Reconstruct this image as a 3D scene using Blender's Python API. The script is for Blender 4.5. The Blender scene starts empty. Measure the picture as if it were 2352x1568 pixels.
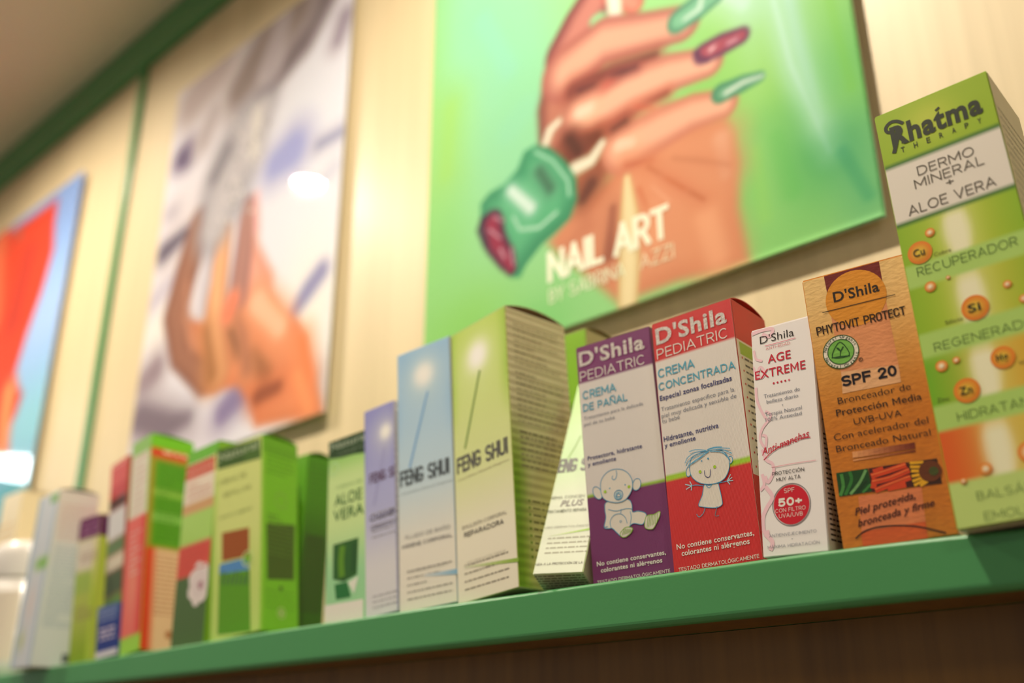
import bpy, bmesh, math, random, json
import numpy as np
from mathutils import Matrix, Vector

# ------------------------------------------------------------------ camera, light, exposure
SC = bpy.context.scene
COL = SC.collection
SC.view_settings.view_transform = 'Standard'
SC.view_settings.look = 'None'
SC.view_settings.gamma = 1.0
SC.view_settings.use_curve_mapping = False
SC.view_settings.exposure = -0.08
SC.cycles.use_denoising = True
SC.cycles.max_bounces = 8
SC.cycles.sample_clamp_indirect = 6.0

Z0 = 1.45                                   # height of the lens above the floor
cam = bpy.data.cameras.new('camera')
cam.sensor_width = 36.0
cam.lens = 36.26
cam.clip_start = 0.01
cam.clip_end = 60
cam.dof.use_dof = True
cam.dof.focus_distance = 0.58
cam.dof.aperture_fstop = 3.3
cam.dof.aperture_blades = 8
cam_o = bpy.data.objects.new('camera', cam)
COL.objects.link(cam_o)
R = Matrix(((0.73474077, -0.25884633, -0.6270204), (0.67834317, 0.27687476, 0.68058131), (-0.00255985, -0.92538583, 0.37901782)))
m = Matrix(((R[0][0], -R[0][1], -R[0][2]), (R[1][0], -R[1][1], -R[1][2]), (R[2][0], -R[2][1], -R[2][2]))).to_4x4()
m.translation = (0, 0, Z0)
cam_o.matrix_world = m
SC.camera = cam_o

W = bpy.data.worlds.new('shop_ambient')
SC.world = W
W.use_nodes = True
bg = W.node_tree.nodes['Background']
bg.inputs[0].default_value = (1.0, 0.93, 0.83, 1)
bg.inputs[1].default_value = 0.30
LAMP_L = 2300.0                              # radiance of the small ceiling spots
LAMP_C = (1.0, 0.88, 0.72)

# ------------------------------------------------------------------ materials
def lin(c):
    c = [x / 255.0 for x in c]
    return tuple(x / 12.92 if x <= 0.04045 else ((x + 0.055) / 1.055) ** 2.4 for x in c)

def mat(name, color=(.8, .8, .8), rough=.5, coat=0., coat_rough=.1, metallic=0., attr=False, emit=None, spec=.5):
    M = bpy.data.materials.new(name)
    M.use_nodes = True
    nt = M.node_tree
    b = nt.nodes['Principled BSDF']
    b.inputs['Base Color'].default_value = (*color, 1)
    b.inputs['Roughness'].default_value = rough
    b.inputs['Metallic'].default_value = metallic
    b.inputs['Coat Weight'].default_value = coat
    b.inputs['Coat Roughness'].default_value = coat_rough
    b.inputs['Specular IOR Level'].default_value = spec
    if attr:
        a = nt.nodes.new('ShaderNodeAttribute')
        a.attribute_name = 'Col'
        nt.links.new(a.outputs['Color'], b.inputs['Base Color'])
    if emit:
        b.inputs['Emission Color'].default_value = (*emit[0], 1)
        b.inputs['Emission Strength'].default_value = emit[1]
    return M, nt, b

def add_bump(nt, b, tex_out, strength, dist=.0004):
    bp = nt.nodes.new('ShaderNodeBump')
    bp.inputs['Strength'].default_value = strength
    bp.inputs['Distance'].default_value = dist
    nt.links.new(tex_out, bp.inputs['Height'])
    nt.links.new(bp.outputs['Normal'], b.inputs['Normal'])

def texnode(nt, kind, scale, obj_scale=(1, 1, 1), rot=(0, 0, 0)):
    tc = nt.nodes.new('ShaderNodeTexCoord')
    mp = nt.nodes.new('ShaderNodeMapping')
    mp.inputs['Scale'].default_value = obj_scale
    mp.inputs['Rotation'].default_value = rot
    nt.links.new(tc.outputs['Object'], mp.inputs['Vector'])
    t = nt.nodes.new(kind)
    t.inputs['Scale'].default_value = scale
    nt.links.new(mp.outputs['Vector'], t.inputs['Vector'])
    return t

M_CARD, nt, b = mat('printed_card', rough=.42, attr=True, coat=.12, coat_rough=.25)
t = texnode(nt, 'ShaderNodeTexNoise', 900)
add_bump(nt, b, t.outputs['Fac'], .12, .0002)
M_RIB, nt, b = mat('ribbed_card', rough=.45, attr=True, coat=.1, coat_rough=.3)      # fine upright flutes
t = texnode(nt, 'ShaderNodeTexWave', 1, (420, 0, 0))
add_bump(nt, b, t.outputs['Fac'], .55, .0003)
M_EMB, nt, b = mat('embossed_card', rough=.38, attr=True, coat=.25, coat_rough=.2)    # diagonal linen embossing
t = texnode(nt, 'ShaderNodeTexWave', 1, (260, 0, 260), (0, .2, 0))
add_bump(nt, b, t.outputs['Fac'], .4, .0003)
M_LEA, nt, b = mat('hammered_card', rough=.3, attr=True, coat=.5, coat_rough=.22)     # wrinkled metallic finish
t = texnode(nt, 'ShaderNodeTexNoise', 230, (1, 1, 2.0))
t.inputs['Detail'].default_value = 3
add_bump(nt, b, t.outputs['Fac'], .4, .0007)
M_POST, nt, b = mat('glossy_poster', rough=.65, attr=True, coat=.8, coat_rough=.02, spec=.15)
t = texnode(nt, 'ShaderNodeTexNoise', 5)
add_bump(nt, b, t.outputs['Fac'], .03, .004)

M_FOIL, nt, b = mat('silver_foil', rough=.35, metallic=.35)
t = texnode(nt, 'ShaderNodeTexVoronoi', 900)
r = nt.nodes.new('ShaderNodeValToRGB')
r.color_ramp.elements[0].color = (*lin((250, 244, 236)), 1); r.color_ramp.elements[0].position = .2
r.color_ramp.elements[1].color = (*lin((206, 196, 190)), 1); r.color_ramp.elements[1].position = .75
nt.links.new(t.outputs['Distance'], r.inputs['Fac'])
nt.links.new(r.outputs['Color'], b.inputs['Base Color'])

def wood(name, c0, c1, rough, coat):
    M, nt, b = mat(name, rough=rough, coat=coat, coat_rough=.27)
    t = texnode(nt, 'ShaderNodeTexNoise', 1, (90, 90, 2.0))
    t.inputs['Detail'].default_value = 5; t.inputs['Roughness'].default_value = .55
    t2 = texnode(nt, 'ShaderNodeTexNoise', 1, (14, 14, .8))
    mx = nt.nodes.new('ShaderNodeMath'); mx.operation = 'ADD'
    m1 = nt.nodes.new('ShaderNodeMath'); m1.operation = 'MULTIPLY'; m1.inputs[1].default_value = .55
    m2 = nt.nodes.new('ShaderNodeMath'); m2.operation = 'MULTIPLY'; m2.inputs[1].default_value = .45
    nt.links.new(t.outputs['Fac'], m1.inputs[0]); nt.links.new(t2.outputs['Fac'], m2.inputs[0])
    nt.links.new(m1.outputs[0], mx.inputs[0]); nt.links.new(m2.outputs[0], mx.inputs[1])
    r = nt.nodes.new('ShaderNodeValToRGB')
    r.color_ramp.elements[0].color = (*lin(c0), 1); r.color_ramp.elements[0].position = .36
    r.color_ramp.elements[1].color = (*lin(c1), 1); r.color_ramp.elements[1].position = .62
    nt.links.new(mx.outputs[0], r.inputs['Fac'])
    nt.links.new(r.outputs['Color'], b.inputs['Base Color'])
    return M
M_WALL = wood('maple_laminate', (208, 190, 150), (222, 203, 163), .5, .15)
M_PANEL = wood('dark_maple_laminate', (104, 70, 20), (128, 90, 30), .45, .1)
M_GREEN, nt, b = mat('green_lacquer', lin((68, 142, 82)), .42, coat=.2, coat_rough=.25)
t = texnode(nt, 'ShaderNodeTexNoise', 500)
add_bump(nt, b, t.outputs['Fac'], .15, .0003)
M_TRIM, _, _ = mat('green_trim', lin((74, 136, 82)), .4)
M_CEIL, _, _ = mat('ceiling_paint', lin((232, 212, 194)), .8)
M_FLOOR, _, _ = mat('floor_tile', lin((150, 135, 115)), .5)
M_BROWN, _, _ = mat('raw_card', lin((170, 130, 90)), .8)
M_PLAST, _, _ = mat('white_plastic', lin((226, 222, 216)), .28, coat=.4, coat_rough=.08)
M_SPOT, _, _ = mat('spot_glow', (0, 0, 0), .5, emit=(LAMP_C, LAMP_L))
M_RING, _, _ = mat('lamp_ring', lin((200, 200, 200)), .3, metallic=.8)
M_DAY, _, _ = mat('cool_lamp_glow', (0, 0, 0), .5, emit=((.86, .96, 1.0), 30))
M_FILL, _, _ = mat('warm_fill_glow', (0, 0, 0), .5, emit=((1.0, .9, .76), 34))
M_FOAM, _, _ = mat('foam_pad', lin((220, 215, 200)), .9)

# ------------------------------------------------------------------ helpers
def tag(o, label=None, cat=None, group=None, kind=None):
    if label: o['label'] = label
    if cat: o['category'] = cat
    if group: o['group'] = group
    if kind: o['kind'] = kind
    return o

class MB:
    """collects polygons with one colour per vertex; build() links them as ONE mesh object"""
    def __init__(self): self.v = []; self.f = []; self.c = []; self.mi = []; self.n = 0
    def add(self, vs, fs, col, mi=0):
        vs = np.asarray(vs, float).reshape(-1, 3)
        self.v.append(vs)
        self.f += [tuple(i + self.n for i in f) for f in fs]
        self.mi += [mi] * len(fs)
        cc = np.asarray(col, float)
        if cc.ndim == 1: cc = np.tile(cc, (len(vs), 1))
        self.c.append(cc); self.n += len(vs)
    def build(self, name, mats, parent=None, smooth=False):
        me = bpy.data.meshes.new(name)
        if self.n:
            V = np.concatenate(self.v); C = np.concatenate(self.c)
            me.from_pydata(V.tolist(), [], self.f)
            at = me.color_attributes.new('Col', 'FLOAT_COLOR', 'POINT')
            at.data.foreach_set('color', np.concatenate([C, np.ones((len(C), 1))], 1).astype(np.float32).ravel())
        for mm in (mats if isinstance(mats, (list, tuple)) else [mats]): me.materials.append(mm)
        if len(self.f): me.polygons.foreach_set('material_index', self.mi)
        if smooth: me.polygons.foreach_set('use_smooth', [True] * len(me.polygons))
        me.update()
        o = bpy.data.objects.new(name, me); COL.objects.link(o)
        if parent: o.parent = parent
        return o

def box_obj(name, lo, hi, material, parent=None, bevel=0., seg=2):
    bm = bmesh.new()
    bmesh.ops.create_cube(bm, size=1)
    for v in bm.verts: v.co = Vector([lo[i] + (v.co[i] + .5) * (hi[i] - lo[i]) for i in range(3)])
    if bevel: bmesh.ops.bevel(bm, geom=bm.edges[:], offset=bevel, segments=seg, affect='EDGES', profile=.5)
    me = bpy.data.meshes.new(name); bm.to_mesh(me); bm.free()
    me.materials.append(material)
    o = bpy.data.objects.new(name, me); COL.objects.link(o)
    if parent: o.parent = parent
    return o

def empty(name, M4):
    o = bpy.data.objects.new(name, None); COL.objects.link(o)
    o.empty_display_size = .02; o.matrix_world = M4
    return o

_raw = {}
def raw_mesh(s, wt, sh):
    k = (s, wt, round(sh, 2))
    if k in _raw: return _raw[k]
    cu = bpy.data.curves.new('t', 'FONT'); cu.body = s; cu.size = 1
    cu.resolution_u = 3; cu.offset = {0: -.004, 1: .009, 2: .018, 3: .027, 4: .036}[wt]
    cu.shear = sh; cu.fill_mode = 'FRONT'
    o = bpy.data.objects.new('t', cu); COL.objects.link(o)
    dg = bpy.context.evaluated_depsgraph_get()
    me = bpy.data.meshes.new_from_object(o.evaluated_get(dg))
    v = np.array([x.co[:2] for x in me.vertices]).reshape(-1, 2); f = [tuple(p.vertices) for p in me.polygons]
    bpy.data.objects.remove(o); bpy.data.curves.remove(cu); bpy.data.meshes.remove(me)
    _raw[k] = (v, f); return v, f
def right(s): return raw_mesh(s, 0, 0)[0][:, 0].max()
_adv = {}
def advance(ch):
    if ch not in _adv: _adv[ch] = right('H' + ch + 'H') - right('HH') if ch.strip() else .30
    return _adv[ch]
def glyph(ch, wt, sh):
    if ch != 'M': return raw_mesh(ch, wt, sh)
    # capital M with upright stems and a deep middle
    H = CAPH; w = advance('M') * .82; t = (.075, .105, .125, .15, .175)[wt]; x = advance('M') * .09
    tt = t * 1.05
    P = [(0, 0), (t, 0), (t, H - 1.5 * tt), (w / 2, H * .16), (w - t, H - 1.5 * tt), (w - t, 0), (w, 0), (w, H), (w - t * .95, H), (w / 2, H * .16 + 1.55 * tt), (t * .95, H), (0, H)]
    v = np.array([(x + p[0] + sh * p[1], p[1]) for p in P])
    return v, [(0, 1, 2, 10, 11), (2, 3, 9, 10), (3, 4, 8, 9), (4, 5, 6, 7, 8)]
_txt = {}
def text_mesh(s, wt, sh):
    """outline of a line of lettering, 1 unit = font size, one letter after another"""
    k = (s, wt, round(sh, 2))
    if k in _txt: return _txt[k]
    V = []; F = []; n = 0; x = 0.; gap = (0, .01, .02, .035, .045)[wt]
    for ch in s:
        if ch.strip():
            v, f = glyph(ch, wt, sh)
            V.append(v + [x, 0]); F += [tuple(i + n for i in q) for q in f]; n += len(v)
        x += advance(ch) + gap
    V = np.concatenate(V) if V else np.zeros((0, 2))
    _txt[k] = (V, F); return V, F
CAPH = 1.0
CAPH = raw_mesh('H', 0, 0)[0][:, 1].max()

LAY = 6e-5
def place(face, uv, L, dims):
    """face millimetres -> box coordinates in metres"""
    uv = np.asarray(uv, float).reshape(-1, 2) / 1000.; off = LAY * L
    w, h, d = dims
    z = np.zeros(len(uv))
    if face == 'F': return np.stack([uv[:, 0], z - off, uv[:, 1]], 1)
    if face == 'R': return np.stack([z + w + off, uv[:, 0], uv[:, 1]], 1)
    if face == 'B': return np.stack([uv[:, 0], uv[:, 1], z - off], 1)

def text_uv(s, x0, y0, x1, y1, cap, wt, sh):
    v, f = text_mesh(s, wt, sh)
    if not len(v): return v, f
    v = v.copy(); x_0 = v[:, 0].min(); x_1 = v[:, 0].max()
    Lw = math.hypot(x1 - x0, y1 - y0)
    v[:, 0] = (v[:, 0] - x_0) / max(x_1 - x_0, 1e-6) * Lw
    v[:, 1] = v[:, 1] / CAPH * cap
    if s in ('+', '-'): v[:, 1] += 0
    a = math.atan2(y1 - y0, x1 - x0); c, q = math.cos(a), math.sin(a)
    return np.stack([x0 + v[:, 0] * c - v[:, 1] * q, y0 + v[:, 0] * q + v[:, 1] * c], 1), f

def stroke_uv(pts, w, closed=False):
    P = np.array(pts, float)
    if len(P) > 2:                            # smooth the path (Catmull-Rom)
        Q = []; n = len(P); rng = range(n if closed else n - 1)
        for i in rng:
            p0 = P[(i - 1) % n] if (closed or i > 0) else P[i]; p1 = P[i]; p2 = P[(i + 1) % n]
            p3 = P[(i + 2) % n] if (closed or i + 2 < n) else p2
            for k in range(5):
                t = k / 5.
                Q.append(.5 * ((2 * p1) + (-p0 + p2) * t + (2 * p0 - 5 * p1 + 4 * p2 - p3) * t * t + (-p0 + 3 * p1 - 3 * p2 + p3) * t ** 3))
        if not closed: Q.append(P[-1])
        P = np.array(Q)
    n = len(P)
    T = np.roll(P, -1, 0) - np.roll(P, 1, 0) if closed else np.gradient(P, axis=0)
    T /= np.maximum(np.linalg.norm(T, axis=1, keepdims=True), 1e-9)
    N = np.stack([-T[:, 1], T[:, 0]], 1) * w / 2
    V = np.concatenate([P + N, P - N])
    F = [(i, (i + 1) % n, (i + 1) % n + n, i + n) for i in range(n if closed else n - 1)]
    return V, F

def smooth_poly(pts):
    return stroke_uv(pts, 0, True)[0][: len(stroke_uv(pts, 0, True)[0]) // 2]

# an upright monoline alphabet drawn from strokes, for the printed capitals
def arc(cx, cy, rx, ry, a0, a1, n=14):
    return [(cx + rx * math.cos(math.radians(a0 + (a1 - a0) * i / n)), cy + ry * math.sin(math.radians(a0 + (a1 - a0) * i / n))) for i in range(n + 1)]
def glyphs(k):
    """k = 1 round letters, 0 condensed ones with straight sides; width, strokes on a unit-high box"""
    w = .70 if k else .46; W_ = .80 if k else .50
    def O_(w):
        if k: return [arc(w / 2, .5, w / 2, .5, 0, 360, 32)]
        r = w / 2; return [arc(r, 1 - r, r, r, 0, 180) + arc(r, r, r, r, 180, 360) + [(w, 1 - r)]]
    def C_(w):
        if k: return [arc(w / 2, .5, w / 2, .5, 48, 312, 28)]
        r = w / 2; return [[(w, .77)] + arc(r, 1 - r, r, r, 0, 180) + arc(r, r, r, r, 180, 360) + [(w, .30)]]
    e = .52 if k else .36; b = .58 if k else w; m = .52
    bowl = lambda y0, y1, wd: [(0, y1), (wd - (y1 - y0) / 2 * min(1, 2 * wd / (y1 - y0) * .6), y1)] + arc(wd - min((y1 - y0) / 2, wd * .6), (y0 + y1) / 2, min((y1 - y0) / 2, wd * .6), (y1 - y0) / 2, 90, -90) + [(0, y0)]
    S_ = lambda w: [arc(w / 2, .75, w / 2, .25, 40, 180, 10) + arc(w / 2, .75, w / 2, .25, 190, 270, 8)[1:] + arc(w / 2, .255, w / 2, .245, 90, -10, 8)[1:] + arc(w / 2, .25, w / 2, .25, -20, -145, 10)]
    g = {
        'A': (.74 if k else .52, [[(0, 0), (.37 if k else .26, 1)], [(.74 if k else .52, 0), (.37 if k else .26, 1)], [(.13 if k else .09, .30), (.61 if k else .43, .30)]]),
        'B': (b, [[(0, 0), (0, 1)], bowl(m, 1, b * .92), bowl(0, m, b)]), 'C': (W_ * .92, C_(W_ * .92 if k else w)), 'D': (W_ * .9 if k else w, [[(0, 0), (0, 1)], bowl(0, 1, W_ * .9 if k else w)]),
        'E': (e, [[(0, 0), (0, 1)], [(0, 1), (e, 1)], [(0, m), (e * .9, m)], [(0, 0), (e, 0)]]), 'F': (e, [[(0, 0), (0, 1)], [(0, 1), (e, 1)], [(0, m), (e * .9, m)]]),
        'G': (W_ * .92 if k else w, C_(W_ * .92 if k else w) + ([[(W_ * .5, .47), (W_ * .92, .47)], [(W_ * .92, .47), (W_ * .86, .12)]] if k else [[(w * .52, .42), (w, .42)], [(w, .42), (w, .28)]])),
        'K': (w, [[(0, 0), (0, 1)], [(0, .4), (w, 1)], [(w * .3, .58), (w, 0)]]),
        'H': (w * .96, [[(0, 0), (0, 1)], [(w * .96, 0), (w * .96, 1)], [(0, m), (w * .96, m)]]), 'I': (.03, [[(.015, 0), (.015, 1)]]),
        'J': (.40, [[(.40, 1), (.40, .22)] + arc(.2, .22, .2, .22, 0, -170, 10)]), 'L': (e * .94, [[(0, 0), (0, 1)], [(0, 0), (e * .94, 0)]]),
        'M': (.84 if k else .62, [[(0, 0), (0, 1)], [(0, 1), (.42 if k else .31, .25 if k else .1)], [(.84 if k else .62, 1), (.42 if k else .31, .25 if k else .1)], [(.84 if k else .62, 0), (.84 if k else .62, 1)]]),
        'N': (w, [[(0, 0), (0, 1)], [(0, 1), (w, 0)], [(w, 0), (w, 1)]]), 'O': (W_ if k else w, O_(W_ if k else w)),
        'P': (b, [[(0, 0), (0, 1)], bowl(.42, 1, b)]), 'Q': (W_, O_(W_ if k else w) + [[(W_ * .6, .25), (W_, -.03)]]),
        'R': (b, [[(0, 0), (0, 1)], bowl(.46, 1, b), [(b * .55, .46), (b, 0)]]), 'S': (w * .86 if k else w, S_(w * .86 if k else w)), 'T': (w * .92, [[(w * .46, 0), (w * .46, 1)], [(0, 1), (w * .92, 1)]]),
        'U': (w, [[(0, 1), (0, w * .5 if k else w / 2)] + arc(w / 2, w * .5, w / 2, w * .5, 180, 360, 14) + [(w, 1)]]), 'V': (.70 if k else .5, [[(0, 1), (.35 if k else .25, 0)], [(.70 if k else .5, 1), (.35 if k else .25, 0)]]),
        'X': (w, [[(0, 0), (w, 1)], [(0, 1), (w, 0)]]), 'Y': (w * .95, [[(0, 1), (w * .475, .45)], [(w * .95, 1), (w * .475, .45)], [(w * .475, .45), (w * .475, 0)]]), 'Z': (w * .85, [[(0, 1), (w * .85, 1)], [(w * .85, 1), (0, 0)], [(0, 0), (w * .85, 0)]]),
        '+': (.44, [[(0, .45), (.44, .45)], [(.22, .23), (.22, .67)]]), '/': (.34, [[(0, -.05), (.34, 1.05)]]), '-': (.3, [[(0, .45), (.3, .45)]]),
        '0': (.52, [arc(.26, .5, .26, .5, 0, 360, 28)]), '2': (.5, [arc(.25, .74, .25, .26, 165, -25, 14) + [(0, 0)], [(0, 0), (.5, 0)]]),
        '5': (.5, [[(.46, 1), (.07, 1)], [(.07, 1), (.04, .55)], [(.04, .55)] + arc(.24, .32, .26, .32, 120, -150, 18)]), '1': (.2, [[(0, .8), (.2, 1)], [(.2, 1), (.2, 0)]]), ' ': (.22, []),
    }
    for a, b_ in (('Á', 'A'), ('É', 'E'), ('Í', 'I'), ('Ó', 'O'), ('Ú', 'U')):
        x, s = g[b_]; g[a] = (x, s + [[(x / 2 - .02, 1.16), (x / 2 + .10, 1.30)]])
    x, s = g['N']; g['Ñ'] = (x, s + [[(x * .2, 1.16), (x * .4, 1.24), (x * .6, 1.17), (x * .8, 1.25)]])
    return g
GL = {1: glyphs(1), 0: glyphs(0)}
def poly_stroke(P, t):
    P = np.array(P, float); n = len(P)
    closed = n > 4 and np.hypot(*(P[0] - P[-1])) < 1e-4
    d = np.diff(P, axis=0); d /= np.maximum(np.linalg.norm(d, axis=1, keepdims=True), 1e-9)
    if not closed: P[0] -= d[0] * t * .48; P[-1] += d[-1] * t * .48
    if closed: T = np.concatenate([[d[0] + d[-1]], d[1:] + d[:-1], [d[0] + d[-1]]])
    else: T = np.concatenate([[d[0]], d[1:] + d[:-1], [d[-1]]])
    T /= np.maximum(np.linalg.norm(T, axis=1, keepdims=True), 1e-9)
    N = np.stack([-T[:, 1], T[:, 0]], 1) * t / 2
    return np.concatenate([P + N, P - N]), [(i, i + 1, i + 1 + n, i + n) for i in range(n - 1)]
def caps_uv(s, x0, y0, x1, y1, cap, wt, k, track=.20):
    """capitals between two points; wt is stroke weight as a share of the cap height"""
    g = GL[k]; t = wt * cap; adv = 0; items = []
    gap = track + (0 if k else -.06) + wt * .35
    for ch in s:
        w, st = g[ch]; items.append((adv, st)); adv += w + gap
    adv -= gap; L_ = math.hypot(x1 - x0, y1 - y0); sx = (L_ - t) / adv; sy = cap - t
    a = math.atan2(y1 - y0, x1 - x0); c, q = math.cos(a), math.sin(a); V = []; F = []; n = 0; U = []
    for ax, st in items:
        for j, P in enumerate(st):
            P = [((ax + p[0]) * sx + t / 2, p[1] * sy + t / 2) for p in P]
            v, f = poly_stroke(P, t)
            V.append(v); U.append(np.full(len(v), .15 * (j + 1))); F += [tuple(i + n for i in q_) for q_ in f]; n += len(v)
    V = np.concatenate(V)
    return np.stack([x0 + V[:, 0] * c - V[:, 1] * q, y0 + V[:, 0] * q + V[:, 1] * c], 1), F, np.concatenate(U)

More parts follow.
